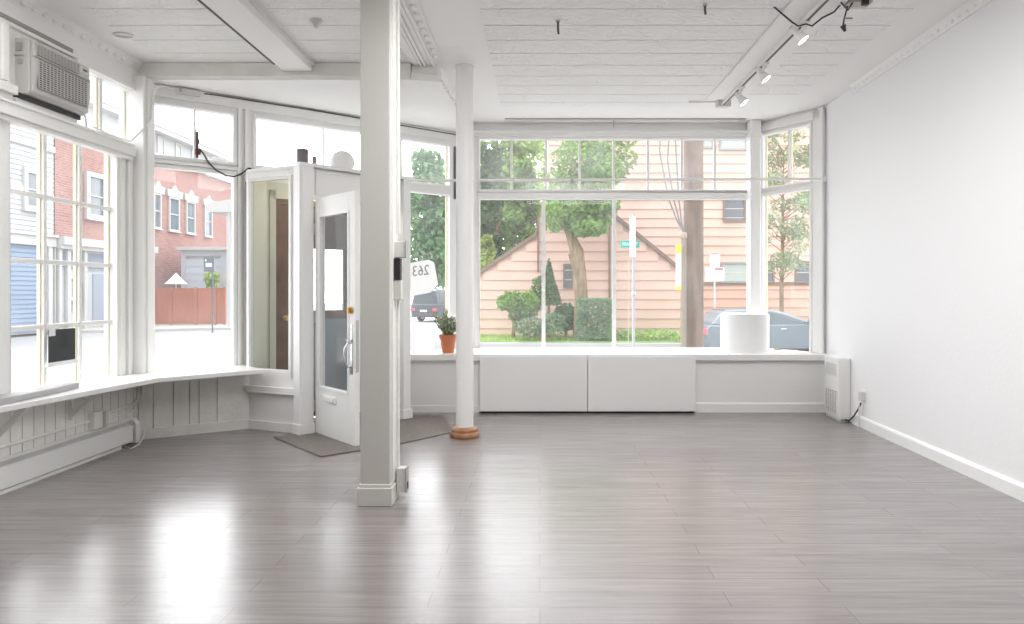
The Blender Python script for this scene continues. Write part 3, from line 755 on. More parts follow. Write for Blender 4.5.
m = MB().vprism([(.114,.272),(.1235,.272),(.1165,.352),(.108,.352)], .03, AL*.76); m.build('vent_backing', ACDARK, ac)
m = MB()
for i in range(7):
    z = .278+i*.011; xx = .1255-.006*i/7
    m.box(xx-.004,xx+.003,.03,AL*.76,z,z+.005)
for j in range(14): m.box(.112,.124,.03+j*AL*.73/13-.002,.03+j*AL*.73/13+.002,.274,.35)
m.build('vent_louvres', ACW, ac)
m = MB().box(.108,.122,.01,AL-.004,.252,.262); m.build('seam_strip', GREYP, ac)
m = MB().box(.112,.118,AL*.80,AL*.97,.285,.345); m.build('control_panel', LGREY, ac); MB().box(.117,.121,AL*.86,AL*.94,.318,.332).build('display', ACDARK, ac)
m = MB().box(.01,.055,-.006,0,.29,.345); m.cyl((.033,-.012,.335),(.033,0,.335),.012,n=12); m.cyl((.033,-.012,.30),(.033,0,.30),.012,n=12); m.box(.0,.06,-.01,0,.255,.262); m.box(.02,.05,-.008,0,.20,.235)
m.build('side_bracket', GREYP, ac)
MB().box(-.06,.045,-.05,AL-.04,-.088,-.036).build('support_block', OLDW, ac); MB().box(-.06,.06,-.05,AL-.02,-.036,-.002).build('foam_seal', BLACK, ac)['label'] = 'dark foam strip under the unit'
MB().box(-.05,-.006,-.10,-.002,-.05,.40).build('side_seal', DARK, ac)
m = MB().tube([(.10,AL-.04,.01),(.105,AL-.03,-.03),(.095,AL-.01,-.06),(.09,AL+.0,-.085)], .005, 6); m.build('power_cord', LGREY, ac)
m = MB().tube([Vector((-3.41,5.22,2.545)), Vector((-3.42,5.4,2.533)), Vector((-3.43,5.6,2.54)), Vector((-3.43,5.72,2.545)), Vector((-3.42,5.85,2.66)), Vector((-3.375,5.93,2.78)), Vector((-3.37,5.96,3.0)), Vector((-3.36,5.99,3.08)), F_BAY.W(.14,-.06,3.11), F_BAY.W(.255,-.06,3.10)], .008, 8)
o = auto(m.build('surface_cable', TRIM)); tag(o, 'white cable from the air conditioner up the corner post', 'cable')
b = thing('cable_box', 'small white cable box on the header of the angled wall', 'electrical box', F_BAY.W(.36,0,3.075), F_BAY.ang)
MB().box(-.09,.10,-.075,-.035,0,.05).build('box', LGREY, b, bevel=.004); MB().box(-.07,-.05,-.085,-.075,.01,.04).build('clip', GREYP, b)

# hanging cable and latch on the transom
s0 = S(194.5)
b = thing('transom_latch', 'dark latch on the bar of the two pane transom', 'latch', F_BAY.W(s0,0,2.50), F_BAY.ang)
m = MB().box(.004,.022,-.004,.012,.02,.26); m.build('bar', DARK, b); RUST = mat('rusty_red', (.16,.05,.05), .6); MB().box(-.005,.04,-.02,.012,.05,.10).build('catch', RUST, b); MB().cyl((.014,-.01,.15),(.014,-.01,.185),.016,n=10).build('pin', RUST, b)
d_ = lambda px, py, off=-.04: F_BAY.W(F_BAY.sx(px,off), off, zat(py, F_BAY.dep(F_BAY.sx(px,off),off)))
m = MB().tube([d_(199.5,149,-.05), d_(203,153), d_(209,163), d_(216,170), d_(226,175.5), d_(234,176.5), d_(241,174), d_(247.5,169)], .007, 8)
o = auto(m.build('black_cable', BLACK)); tag(o, 'black cable sagging from the transom latch to the small outlet', 'cable')
b = thing('wall_socket', 'small outlet with black plug beside the vestibule roof', 'outlet', d_(248,170,-.035), F_BAY.ang)
MB().box(-.03,.03,0,.005,-.03,.04).build('plate', TRIM, b); MB().box(-.005,.025,-.03,0,-.015,.02).build('plug', BLACK, b, bevel=.003)

# things standing on the vestibule roof
def top_at(px, d): return (xat(px,d), d, ZV)
o = auto(MB().lathe([(.053,0),(.053,.215),(.048,.22),(.043,.22),(.043,.02),(0,.02)], n=28).build('canister', mat('brown_grey_tin', (.17,.14,.15), .5), loc=top_at(302.5,6.55))); tag(o, 'dark brown canister standing on the vestibule roof', 'canister')
o = auto(MB().lathe([(.02,0),(.023,.16),(.02,.165),(.0,.165)], n=20).build('small_cup', mat('grey_cup', (.30,.27,.28), .5), loc=top_at(314.5,6.62))); tag(o, 'tiny grey cup beside the dark canister on the vestibule roof', 'cup')
g = thing('globe_shade', 'white glass globe shade standing on the vestibule roof', 'lamp shade', top_at(342.5,6.75))
auto(MB().ball((0,0,.132), .118, (1,1,.98), 32, 20).build('globe', mat('opal_glass', (.78,.78,.76), .25), g)); auto(MB().lathe([(.05,0),(.05,.03),(.04,.035)], n=24).build('neck', TRIM, g))

# ================================================================== CURTAIN ROD, CEILING TRACK, LIGHTS
rd = thing('curtain_rod', 'long thin white rod spanning across the shop front windows', 'rod', (0,0,0))
pl, pr = P(398,182.8,7.1), P(828,178,7.1)
pl = Vector((-1.40,6.99,2.42)); pr = Vector((2.985,7.17,2.465))
auto(MB().tube([pl, pr], .014, 10).build('rod', TRIM, rd))
auto(MB().lathe([(.012,-.02),(.03,0),(.03,.01)], n=14, M=Matrix.Translation(pr) @ Matrix.Rotation(PI/2,4,'Y')).build('end_bracket', LGREY, rd))
m = MB().box(-.015,.015,-.015,.015,-.02,.03, Matrix.Translation(P(572,182,7.06))); m.build('clip', GREYP, rd)
tr = thing('curtain_track', 'dark slotted curtain track on the ceiling before the shop window', 'track', (0,0,0))
m = MB().box(xat(505,7.9), xat(745,7.9), 7.88, 7.92, ZC-.022, ZC-.001); m.build('slot', LGREY, tr); m = MB().box(xat(505,7.9), xat(745,7.9), 7.865, 7.879, ZC-.008, ZC-.001); m.build('lip', GREYP, tr)
xk = xat(613.5,7.9); m = MB().cyl((xk,7.9,ZC-.02),(xk,7.9,ZC-.10),.006,n=8); m.build('hook', GREYP, tr)

bt = MB().box(1.72, 2.08, -2, 7.0, ZC-.028, ZC-.001).build('ceiling_batten', SMOOTH, bevel=.006); tag(bt, 'flat white ceiling board carrying the light track', 'ceiling board', kind='structure')
tk = thing('light_track', 'white ceiling light track near the right wall', 'light track', (0,0,0))
MB().box(1.885, 1.92, 3.0, 7.08, ZC-.062, ZC-.028).build('rail', SPOTW, tk); MB().box(1.893,1.912,3.0,7.08,ZC-.064,ZC-.061).build('slot', ACDARK, tk); m = MB().box(1.84,1.98,7.08,7.16,ZC-.075,ZC-.0); m.build('feed_box', LGREY, tk); MB().cyl((1.55,7.12,ZC-.02),(1.84,7.12,ZC-.02),.008,n=8).build('feed_conduit', LGREY, tk)
def spot(px, py, d, label):
    p = P(px, py, d)
    t = thing('track_spotlight', label, 'spotlight', (1.902, d-.06, ZC-.07), 0, 'track spotlights')
    q = p - Vector((1.902, d-.06, ZC-.067))
    ax = Vector((.55,-.22,-.80)).normalized()
    R = ax.to_track_quat('Z','Y').to_matrix().to_4x4()
    c = q - ax*.0
    M = Matrix.Translation(c) @ R
    # bell shaped head, mouth at z=0
    auto(MB().lathe([(.014,-.13),(.021,-.128),(.024,-.09),(.029,-.06),(.045,-.01),(.047,0),(.043,0),(.04,-.008)], n=26, M=M).build('lamp_head', SPOTW, t))
    MB().lathe([(0,-.006),(.042,-.006),(.042,-.003),(0,.004)], n=24, M=M).build('bulb_face', LAMPON, t)['label'] = 'glowing bulb face'
    j = c-ax*.13
    m = MB().tube([(0,0,0),(0,0,-.03),(j.x*.6,j.y*.5,-.06),j], .011, 8); m.box(-.018,.018,-.045,.045,-.012,0); auto(m.build('swivel_arm', SPOTW, t))
    m = MB().tube([j+Vector((-.005,0,-.012)), j, c-ax*.05], .018, 8); auto(m.build('yoke', GREYP, t))
    L = bpy.data.lights.new('spot_bulb', 'SPOT'); L.energy = 1.5; L.color = (1,.88,.72); L.spot_size = 1.3; L.spot_blend = .6; L.shadow_soft_size = .05
    lo = bpy.data.objects.new('spot_bulb', L); COL.objects.link(lo); lo.parent = t; lo.location = c+ax*.02; lo.rotation_euler = (-ax).to_track_quat('Z','Y').to_euler()
    return t
spot(803.5, 40, 4.95, 'biggest track spotlight, hanging beside the black cable')
spot(766.5, 79, 5.82, 'middle spotlight of the three on the ceiling track')
spot(744.5, 102.5, 6.50, 'small far spotlight at the window end of the ceiling track')
# black cable draped over the track and junction box
m = MB().tube([P(757,-8,4.72), P(766,0,4.75), P(780,12,4.78), P(792,22,4.8), P(798,26,4.82), P(806,24,4.8), P(812,26,4.75), P(822,18,4.72), P(834,12,4.7), P(841,4,4.68), P(845,0,4.68)], .006, 8)
o = auto(m.build('ceiling_cable', BLACK)); tag(o, 'black cable swagged under the light track to the ceiling box', 'cable')
jb = thing('ceiling_junction_box', 'open junction box on the ceiling with a dangling black plug', 'electrical box', (2.05,4.66,ZC))
MB().box(.04,.20,-.05,.05,-.035,-.001).build('box', mat('dirty_box', (.48,.44,.38), .6), jb, bevel=.004); MB().box(.12,.16,-.075,-.045,-.06,-.02).build('black_knockout', BLACK, jb)
m = MB().tube([(.04,-.02,-.05),(.035,.02,-.12),(.03,.03,-.17)], .006, 6); m.build('lead', BLACK, jb); m = MB().tube([(.03,.03,-.165),(.045,.03,-.205)], [.02,.008], 10); m.build('plug', BLACK, jb)
m = MB().tube([(-.01,-.03,-.03),(.03,-.05,-.09),(.07,-.03,-.03)], .007, 6); m.build('wire_loop', DARK, jb)
b = MB().box(0,.05,0,.004,0,.05).build('ceiling_tag', GREYP, loc=P(846,19,4.95)); tag(b, 'small grey cover plate hanging near the ceiling junction box', 'plate')
def hook(px, py, d, label, l=.07):
    t = thing('ceiling_hook', label, 'hook', (xat(px,d), d, ZC-.006), 0, 'metal hooks in the tin ceiling')
    MB().cyl((0,0,0),(0,0,-.012),.016,n=12).build('base', GREYP, t); m = MB().tube([(0,0,-.01),(0,0,-l*.6),(.004,0,-l)], .008, 8); auto(m.build('shank', DARK, t))
hook(558, 20, 5.0, 'thin dark ceiling hook directly above the three part shop window', .10)
hook(705, 6, 4.72, 'thin dark ceiling hook left of the light track', .07)
t = thing('ceiling_rosette', 'small white conical fitting on the ceiling left of the square post', 'fitting', (xat(316,5.0),5.0,ZC-.006))
auto(MB().lathe([(.05,0),(.045,-.012),(.02,-.035),(.014,-.055),(0,-.057)], n=22).build('cone', LGREY, t))
m = MB()
for i in range(24):
    a, c = 2*PI*i/24, 2*PI*(i+1)/24
    m.cyl((.075*math.cos(a),.05*math.sin(a),-.006),(.075*math.cos(c),.05*math.sin(c),-.006),.008,n=6)
o = m.build('ceiling_ring', SMOOTH, loc=(xat(123,5.28),5.28,ZC-.006)); tag(o, 'painted ring on the ceiling above the corner of the left wall', 'ring')

# ================================================================== RIGHT WALL HEATER AND OUTLET
wh = thing('wall_heater', 'white upright gas wall heater in the right corner', 'heater', F_RIGHT.W(.25,0,0), F_RIGHT.ang)
m = MB().box(0,.38,-.115,-.001,.02,.63); m.build('cabinet', WHITE, wh, bevel=.012)
MB().box(.02,.36,-.10,-.02,0,.02).build('foot', LGREY, wh)
m = MB().box(.05,.33,-.117,-.114,.44,.56); m.build('upper_vent_backing', GREYP, wh)
m = MB()
for i in range(11): m.box(.05,.33,-.121,-.116,.443+i*.0108,.4485+i*.0108)
for i in range(2): m.box(.04+i*.29,.05+i*.29,-.12,-.114,.435,.565)
m.build('upper_vent', TRIM, wh)
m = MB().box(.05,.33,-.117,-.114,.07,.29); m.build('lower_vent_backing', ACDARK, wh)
m = MB()
for i in range(14): m.box(.05,.33,-.122,-.116,.074+i*.0155,.0815+i*.0155)
for i in range(6): m.box(.045+i*.056,.052+i*.056,-.123,-.116,.07,.29)
m.build('lower_vent', TRIM, wh)
fx = lambda px: F_RIGHT.sx(px, 0)
dO = F_RIGHT.dep(fx(864),0)
ob = thing('wall_outlet', 'wall outlet with a grey adapter right of the upright heater', 'outlet', F_RIGHT.W(fx(864),0,zat(396,dO)), F_RIGHT.ang)
MB().box(-.04,.04,-.006,0,-.06,.06).build('plate', TRIM, ob, bevel=.002); MB().box(-.025,.045,-.045,-.006,-.045,.045).build('adapter', LGREY, ob, bevel=.006)
m = MB().tube([F_RIGHT.W(fx(864),-.03,.235),F_RIGHT.W(fx(862),-.035,.17),F_RIGHT.W(fx(858),-.04,.09),F_RIGHT.W(fx(854),-.045,.03),F_RIGHT.W(fx(850.5),-.05,.02)], .008, 8)
o = auto(m.build('heater_cable', DARK)); tag(o, 'dark cable from the wall outlet to the upright heater', 'cable')
m = MB().tube([F_RIGHT.W(fx(864.5),-.05,.225),F_RIGHT.W(fx(864.5),-.05,.12),F_RIGHT.W(fx(863.2),-.038,.01)], .006, 8); m.tube([F_RIGHT.W(fx(866.5),-.03,.235),F_RIGHT.W(fx(866.5),-.034,.13)], .005, 8)
o = auto(m.build('grey_cable', LGREY)); tag(o, 'thin grey cable hanging straight down from the wall outlet', 'cable')

# ================================================================== STREET OUTSIDE
GZ = -.6
ROAD = mat('pale_asphalt', (.29,.29,.295), .9, .2, 30, .08, 2)
WALK = mat('concrete_walk', (.42,.40,.375), .9, .2, 20, .06, 2)
LAWN = mat('lawn_green', (.20,.36,.08), .9, .5, 60, .3, 4)
KERB = mat('kerb_stone', (.40,.39,.38), .9)
SIDING = mat('pink_clapboard', (.63,.43,.355), .7, .1, 20, .05, 1.5)
SIDLOW = mat('salmon_clapboard', (.58,.35,.265), .7, .1, 20, .05, 1.5)
BROWNT = mat('brown_house_trim', (.20,.13,.10), .7)
WINDK = mat('dark_window_pane', (.13,.15,.17), .15)
WINPALE = mat('curtained_pane', (.40,.45,.42), .5)
BARK = mat('tree_bark', (.24,.17,.10), .9, .8, 25, .35, 8, stretch=(1,1,.25))
POLEW = mat('weathered_pole', (.14,.098,.075), .9, .7, 30, .4, 7, stretch=(1,1,.12))

def struct(o, label, cat): return tag(o, label, cat, kind='structure')
o = MB().box(-75, 60, 9.2, 95, GZ-.2, GZ).build('street', ROAD); struct(o, 'pale sunlit asphalt street outside the windows', 'street')
o = MB().prism([(-3.6,6.35),(-.9,8.4),(3.1,8.4),(9,8.4),(9,12.2),(-3,12.2),(-14,8.5),(-14,-4),(-3.75,-4)], GZ-.01, GZ+.14).build('sidewalk', WALK); struct(o, 'pale concrete sidewalk in front of the shop', 'sidewalk')
lawn = MB().prism([(-2.9,22.3),(6.4,22.0),(6.4,27.0),(-2.9,27.0)], GZ-.05, -.36).build('lawn', LAWN); struct(lawn, 'green lawn strip before the pink house', 'lawn')
o = MB().prism([(-3.4,21.9),(6.5,21.6),(6.4,21.98),(-3.2,22.28)], GZ-.05, -.40).build('kerb', KERB); struct(o, 'grey stone kerb in front of the lawn', 'kerb')
o = MB().prism([(6.5,21.4),(22,21.4),(22,26),(6.5,26)], GZ-.05, GZ+.14).build('sidewalk', WALK); struct(o, 'concrete sidewalk under the young tree across the street', 'sidewalk')
o = MB().prism([(-30,25.5),(-14.3,32.8),(-9,40),(-9,60),(-30,60)], GZ-.05, GZ+.12).build('sidewalk', WALK); struct(o, 'pale sidewalk before the brick building and red fence', 'sidewalk')

def siding(m, x0, x1, z0, z1, y, pitch=.36, lip=.048, clip=None):
    """lapped boards facing -y: each course is a wedge, thicker at its foot"""
    z = z0
    while z < z1-1e-4:
        t = min(z+pitch, z1)
        a, b = x0, x1
        if clip: a, b = clip(z, t)
        if isinstance(a, tuple):
            pass
        if b > a+.02:
            m.xprism([(y-lip, z), (y-.006, t), (y+.05, t), (y+.05, z)], a, b)
        z = t

def building_window(par, fr_pts, y, frame_mat, pane_mat, fw=.1, mid=True, out=.06, sill=True):
    x0, x1, z0, z1 = fr_pts
    m = MB(); wall_holes(m, x0-fw, x1+fw, z0-fw, z1+fw, y-out, y, [(x0,x1,z0,z1)])
    if mid: m.box(x0, x1, y-out*.7, y, (z0+z1)/2-.03, (z0+z1)/2+.03)
    if sill: m.box(x0-fw-.05, x1+fw+.05, y-out-.06, y, z0-fw-.06, z0-fw)
    w = m.build('window', frame_mat, par)
    MB().box(x0, x1, y-.015, y-.004, z0, z1).build('pane', pane_mat, w)
    return w

# ---- pink clapboard house: tall rear block and low front wing
hs = thing('clapboard_house', 'pink clapboard house filling the view through the shop window', 'house', (0,0,0))
D1 = 27.0
hx0, hx1 = xat(548,D1), xat(905,D1); hzb = -.45; belt = zat(283.5,D1)
m = MB(); siding(m, hx0, hx1, belt+.06, 9.4, D1); m.box(hx0, hx1, D1+.05, D1+7, hzb, 9.4)
m.build('upper_wall', SIDING, hs)
m = MB(); siding(m, hx0, hx1, hzb, belt-.06, D1, .355); m.build('lower_wall', SIDLOW, hs)
MB().box(hx0, hx1, D1-.07, D1+.04, belt-.06, belt+.06).build('belt_board', BROWNT, hs)
m = MB().vprism([(hx0-.4,9.35),(hx1+.4,9.35),(hx1+.4,9.6),((hx0+hx1)/2,12.5),(hx0-.4,9.6)], D1-.5, D1+7.4); m.build('roof', mat('shingle_brown', (.17,.13,.12), .9), hs)
for (a,b,c,d,pm) in ((724.5,743.5,196,220.5,WINDK),(722,747,264,281,WINPALE),(796,818,263,281.5,WINDK),(761,772,263,281.5,WINDK),(703.5,711.5,134,147,WINPALE),(720.5,745,134,149,WINPALE)):
    building_window(hs, (xat(a,D1),xat(b,D1),zat(d,D1),zat(c,D1)), D1-.03, BROWNT if pm is WINDK else mat('cream_sash',(.30,.27,.25),.6), pm, .07, False, .07, False)
# front wing with sloped parapet
D2 = 25.0
pts = [(462,282.5),(540,232.5),(540,211),(612,211),(680,270.5)]
xl, xa1, xb1, xr = xat(462,D2), xat(538,D2), xat(612,D2), xat(680,D2)
zl, za1, zb1, zr = zat(285,D2), zat(233.5,D2), zat(213.5,D2), zat(269,D2)
def clipL(z, t):
    # left raking edge: boards stop where the slope cuts them
    zz = t
    a = xl if zz <= zl else xl+(xa1-xl)*(zz-zl)/(za1-zl)
    return (min(a, xa1), xa1)
def clipR(z, t):
    zz = t
    b = xr if zz <= zr else xr+(xb1-xr)*(zz-zr)/(zb1-zr)
    return (xa1, b)
m = MB(); siding(m, xl, xa1, hzb, za1, D2, .352, .048, clipL); siding(m, xa1, xr, hzb, zb1, D2, .352, .048, clipR)
m.vprism([(xl,hzb),(xr,hzb),(xr,zr),(xb1,zb1),(xa1,zb1),(xa1,za1),(xl,zl)], D2+.045, D1+.04)
m.build('front_wing', SIDING, hs)
def rake(a, b, w=.11, y0=D2-.10, y1=D1-.02, nm='raking_trim'):
    (x0,z0),(x1,z1) = a, b
    m = MB().vprism([(x0,z0-w/2),(x1,z1-w/2),(x1,z1+w/2),(x0,z0+w/2)], y0, y1); m.build(nm, BROWNT, hs)
rake((xl-.05,zl),(xa1,za1+.02),.16); rake((xb1,zb1),(xr+.05,zr-.04),.16); rake((xa1,zb1),(xb1,zb1),.12)
MB().box(xa1-.03, xa1+.03, D2-.1, D2+.02, zat(272,D2), zb1).build('downspout', BROWNT, hs)
MB().box(xat(609.5,D2)-.035, xat(609.5,D2)+.035, D2-.11, D2+.02, hzb, zb1).build('downspout', BROWNT, hs)
building_window(hs, (xat(564.5,D2),xat(571.5,D2),zat(287,D2),zat(265,D2)), D2-.03, BROWNT, WINDK, .05, False, .06, False)

# ---- foliage
def leaves(samples, size, rng, flat=.0):
    """leaf cards (two triangles bent along the midrib) at sample points"""
    vs, fs = [], []
    for p in samples:
        a = rng.uniform(0, 2*PI); b = math.acos(rng.uniform(-1,1))
        d = Vector((math.sin(b)*math.cos(a), math.sin(b)*math.sin(a), math.cos(b)*(1-flat)))
        u = d.cross(Vector((rng.uniform(-1,1), rng.uniform(-1,1), rng.uniform(-1,1))))
        if u.length < 1e-3: continue
        u.normalize(); d.normalize(); n = u.cross(d); s = size*rng.uniform(.6,1.3)
        i = len(vs)
        vs += [p-d*s*.5, p+u*s*.3+n*s*.08, p+d*s*.5, p-u*s*.3+n*s*.08]
        fs += [(i,i+1,i+2), (i,i+2,i+3)]
    me = bpy.data.meshes.new('foliage'); me.from_pydata([tuple(v) for v in vs], [], fs); me.update()
    return me
def blob(rng, c, r, n, shell=.55):
    out = []
    for _ in range(n):
        while True:
            q = Vector((rng.uniform(-1,1), rng.uniform(-1,1), rng.uniform(-1,1)))
            l = q.length
            if shell < l <= 1 or (l <= 1 and rng.random() < .15): break
        w = 1+.12*math.sin(q.x*7+c[0])*math.cos(q.z*6+c[2])
        out.append(Vector((c[0]+q.x*r[0]*w, c[1]+q.y*r[1]*w, c[2]+q.z*r[2]*w)))
    return out
def boxpts(rng, a, b, n):
    out = []
    for _ in range(n):
        q = [rng.uniform(-1,1) for _ in range(3)]
        k = rng.randrange(3)
        if rng.random() < .8: q[k] = math.copysign(rng.uniform(.85,1.03), q[k])
        out.append(Vector(((a[0]+b[0])/2+q[0]*(b[0]-a[0])/2, (a[1]+b[1])/2+q[1]*(b[1]-a[1])/2, (a[2]+b[2])/2+q[2]*(b[2]-a[2])/2)))
    return out
def conepts(rng, c, r, h, n):
    out = []
    for _ in range(n):
        t = 1-math.sqrt(rng.random()); a = rng.uniform(0,2*PI)
        rr = r*(1-t)*(.8+.25*rng.random())*(1+.1*math.sin(5*a+t*9))
        out.append(Vector((c[0]+rr*math.cos(a), c[1]+rr*math.sin(a), c[2]+h*t)))
    return out
G_DARK = leaf_mat('dark_evergreen', (.10,.18,.055)); G_MID = leaf_mat('mid_green_leaf', (.18,.30,.06)); G_LIGHT = leaf_mat('light_green_leaf', (.30,.42,.11))
G_BLUE = leaf_mat('sage_green_leaf', (.17,.28,.14)); G_YEL = leaf_mat('yellow_green_leaf', (.36,.47,.14)); G_FAR = leaf_mat('far_tree_leaf', (.15,.28,.12))

def plant(name, label, cat, base, pts, size, m, seed, trunks=(), group=None, core=None):
    t = thing(name, label, cat, base, 0, group)
    B = Vector(base); rng = random.Random(seed)
    me = leaves([p-B for p in pts], size, rng); link('foliage', me, m, t)
    if trunks:
        mb = MB()
        for path, rad in trunks: mb.tube([Vector(p)-B for p in path], rad, 10)
        auto(mb.build('trunk', BARK, t), 60)
    return t
R0 = random.Random(11)
d = 22.8
def pt3(px, py, dd=d): return tuple(P(px,py,dd))
gz = -.36
def rx(px, dd=d): return px*dd/FPX
# topiary with bare wedge stem
c = pt3(517,305)
pts = blob(R0, pt3(513,302), (rx(13),.5,rx(11)), 1500) + blob(R0, pt3(527,305), (rx(13),.5,rx(14)), 1500) + blob(R0, pt3(503,303), (rx(7),.4,rx(8)), 300) + blob(R0, pt3(516,315), (rx(8),.35,rx(9)), 350)
plant('topiary_bush', 'clipped round topiary bush with a narrow foot on the lawn', 'bush', (c[0],d,gz), pts, .11, G_MID, 1, [([(xat(513,d),d,gz),(xat(514,d),d,.2),(xat(517,d),d,.7)],[.07,.06,.04])])
c = pt3(549,300)
pts = conepts(R0, (xat(549,d+.4),d+.4,zat(305,d)), rx(12), rx(47), 2200) + blob(R0, pt3(539,293,d+.4), (rx(9),.45,rx(18)), 900)
plant('conifer_bush', 'dark pointed conifer between the clipped bushes', 'bush', (c[0],d+.4,gz), pts, .11, G_DARK, 2, [([(c[0],d+.4,gz),(c[0],d+.4,1.0)],[.08,.04])])
c = pt3(541,325)
pts = blob(R0, (xat(530,22.4),22.4,zat(327,22.4)), (rx(17),.45,rx(10)), 900) + blob(R0, (xat(553,22.4),22.4,zat(324,22.4)), (rx(14),.45,rx(12)), 900)
plant('low_bush', 'low grey green clipped bush in front of the conifer', 'bush', (c[0],22.4,gz), pts, .09, G_BLUE, 3, [([(c[0],22.4,gz),(c[0],22.4,.0)],[.06,.05])])
c = pt3(566,316,23.4)
pts = blob(R0, (xat(566,23.4),23.4,zat(317,23.4)), (rx(15),.5,rx(14)), 2000)
plant('dark_bush', 'dark bush left of the leaning tree trunk', 'bush', (c[0],23.4,gz), pts, .11, G_DARK, 4, [([(c[0],23.4,gz),(c[0],23.4,.2)],[.06,.05])])
pts = boxpts(R0, (xat(578,22.3),22.0,gz+.12), (xat(611,22.3),23.0,zat(299,22.4)), 5200)
c = pt3(594,318,22.5)
plant('box_hedge', 'square clipped green hedge right of the leaning tree', 'hedge', (c[0],22.5,gz), pts, .09, G_BLUE, 5, [([(c[0],22.5,gz),(c[0]-.1,22.5,.3),(c[0]-.3,22.5,.8)],[.05,.04,.03]),([(c[0],22.5,gz),(c[0]+.2,22.5,.5)],[.05,.03])])
rg = random.Random(21); pts = []
for _ in range(1500): pts.append(Vector((rg.uniform(xat(614,22.6),xat(680,22.6)), rg.uniform(22.3,23.8), gz+rg.uniform(0,.36)*rg.uniform(.5,1))))
plant('ground_plants', 'low leafy ground plants in front of the wide clapboard wall', 'plants', (2.9,22.8,gz), pts, .12, G_LIGHT, 6)
rg = random.Random(22); vs, fs = [], []
for _ in range(7000):
    x = rg.uniform(-2.9,6.2); y = rg.uniform(22.35,24.6); h = rg.uniform(.05,.13); a = rg.uniform(0,PI); w = .02
    i = len(vs); dx, dy = math.cos(a)*w, math.sin(a)*w
    vs += [(x-dx,y-dy,gz),(x+dx,y+dy,gz),(x+rg.uniform(-.04,.04),y+rg.uniform(-.04,.04),gz+h)]; fs.append((i,i+1,i+2))
me = bpy.data.meshes.new('grass'); me.from_pydata(vs,[],fs); o = link('grass', me, G_YEL); tag(o, 'bright green grass blades on the lawn strip', 'grass', kind='stuff')

# leaning tree with a stub
d = 23.0
tb = (xat(581,d), d, gz)
tp = [(xat(580,d),d,gz),(xat(581.5,d),d,zat(300,d)),(xat(579.5,d),d,zat(272,d)),(xat(577,d),d,zat(252,d)),(xat(569,d),d,zat(232,d)),(xat(563,d),d+.1,zat(215,d)),(xat(565,d),d+.2,zat(185,d))]
stub = [(xat(577.5,d),d,zat(268,d)),(xat(572.5,d),d-.08,zat(253,d))]
br = [(xat(567,d),d,zat(226,d)),(xat(580,d),d+.2,zat(205,d)),(xat(598,d),d+.3,zat(185,d))]
br2 = [(xat(574,d),d,zat(243,d)),(xat(576,d),d-.1,zat(236,d)),(xat(590,d),d,zat(228,d))]
pts = []
for (px,py,rpx,rpy,n,dd) in ((574,215,24,17,1500,0),(555,215,14,18,700,-.3),(598,215,15,15,800,.2),(588,228,20,9,700,-.4),(560,190,22,22,900,.3),(590,185,25,25,1100,.3),(580,160,28,22,900,.1),(606,172,18,20,500,-.3),(612,205,8,10,200,0),(612,160,26,24,700,.6),(590,135,34,26,800,.8),(625,130,18,22,300,.8)):
    pts += blob(R0, tuple(P(px,py,d+dd)), (rx(rpx,d), .9, rx(rpy,d)), n, .35)
plant('street_tree', 'leaning tree with a cut stub and dense green crown', 'tree', tb, pts, .17, G_MID, 8, [(tp,[.27,.23,.23,.24,.14,.11,.06]),(stub,[.19,.17]),(br,[.09,.07,.03]),(br2,[.05,.04,.02])])

# sapling on the far sidewalk
d = 21.9; tb = (xat(782,d), d, GZ+.14)
tp = [(xat(782,d),d,GZ+.14),(xat(781.5,d),d,zat(290,d)),(xat(782.5,d),d,zat(250,d)),(xat(783,d),d,zat(200,d)),(xat(784,d),d,zat(150,d))]
pts = []; trs = [(tp,[.075,.065,.055,.035,.015])]
rg = random.Random(31)
for i in range(46):
    py = rg.uniform(132,268); px = 783+rg.uniform(-35,35)*(.55+.45*math.sin((py-130)/135*PI)); yo = rg.uniform(-.8,.8)
    c = P(px,py,d)+Vector((0,yo,0)); pts += blob(R0, tuple(c), (rx(11,d),.4,rx(8,d)), 85, .1)
    z0 = zat(py+16,d); trs.append(([(xat(782.5,d),d,z0),tuple(c)],[.016,.006]))
plant('sapling_tree', 'slim young tree with airy leaves behind the silver car', 'tree', tb, pts, .13, leaf_mat('airy_leaf', (.29,.35,.20)), 9, trs)
pts = blob(R0, tuple(P(738,232,d)), (rx(9,d),.4,rx(7,d)), 90, .1) + blob(R0, tuple(P(744,222,d)), (rx(6,d),.3,rx(10,d)), 60, .1)

# background trees behind the house and far down the street
def bgtree(px, d, top, bot, wpx, label, mt, seed, n=2200, base_py=None, sz=.4):
    n = int(n*1.7)
    zb = GZ; c = (xat(px,d), d); rg = random.Random(seed); pts = []
    zt, zl = zat(top,d), zat(bot,d); W = rx(wpx,d)/1.0
    k = 11
    for i in range(k):
        t = (i+.5)/k; z = zl+(zt-zl)*t; w = W*(.55+.45*math.sin(PI*min(1,t*.9+.1)))
        for j in range(2):
            pts += blob(rg, (c[0]+rg.uniform(-.55,.55)*w, c[1]+rg.uniform(-.4,.4)*w, z), (w*.55, w*.5, (zt-zl)/k*1.3), n//(2*k), .4)
    trunk = [(c[0],d,zb),(c[0]+.1,d,zl),(c[0],d,(zl+zt)/2),(c[0]+.1,d,zt-.3)]
    tw = rx(5,d); limbs = [(trunk,[tw*1.1,tw,tw*.7,tw*.15])]
    for i in range(5):
        z = zl+(zt-zl)*(.1+.13*i); s = 1 if i%2 else -1
        limbs.append(([(c[0]+.05,d,z),(c[0]+s*W*.55,d-.3,z+(zt-zl)*.18)],[tw*.4,tw*.1]))
    return plant('background_tree', label, 'tree', (c[0],d,zb), pts, sz, mt, seed, limbs, 'tall background trees')
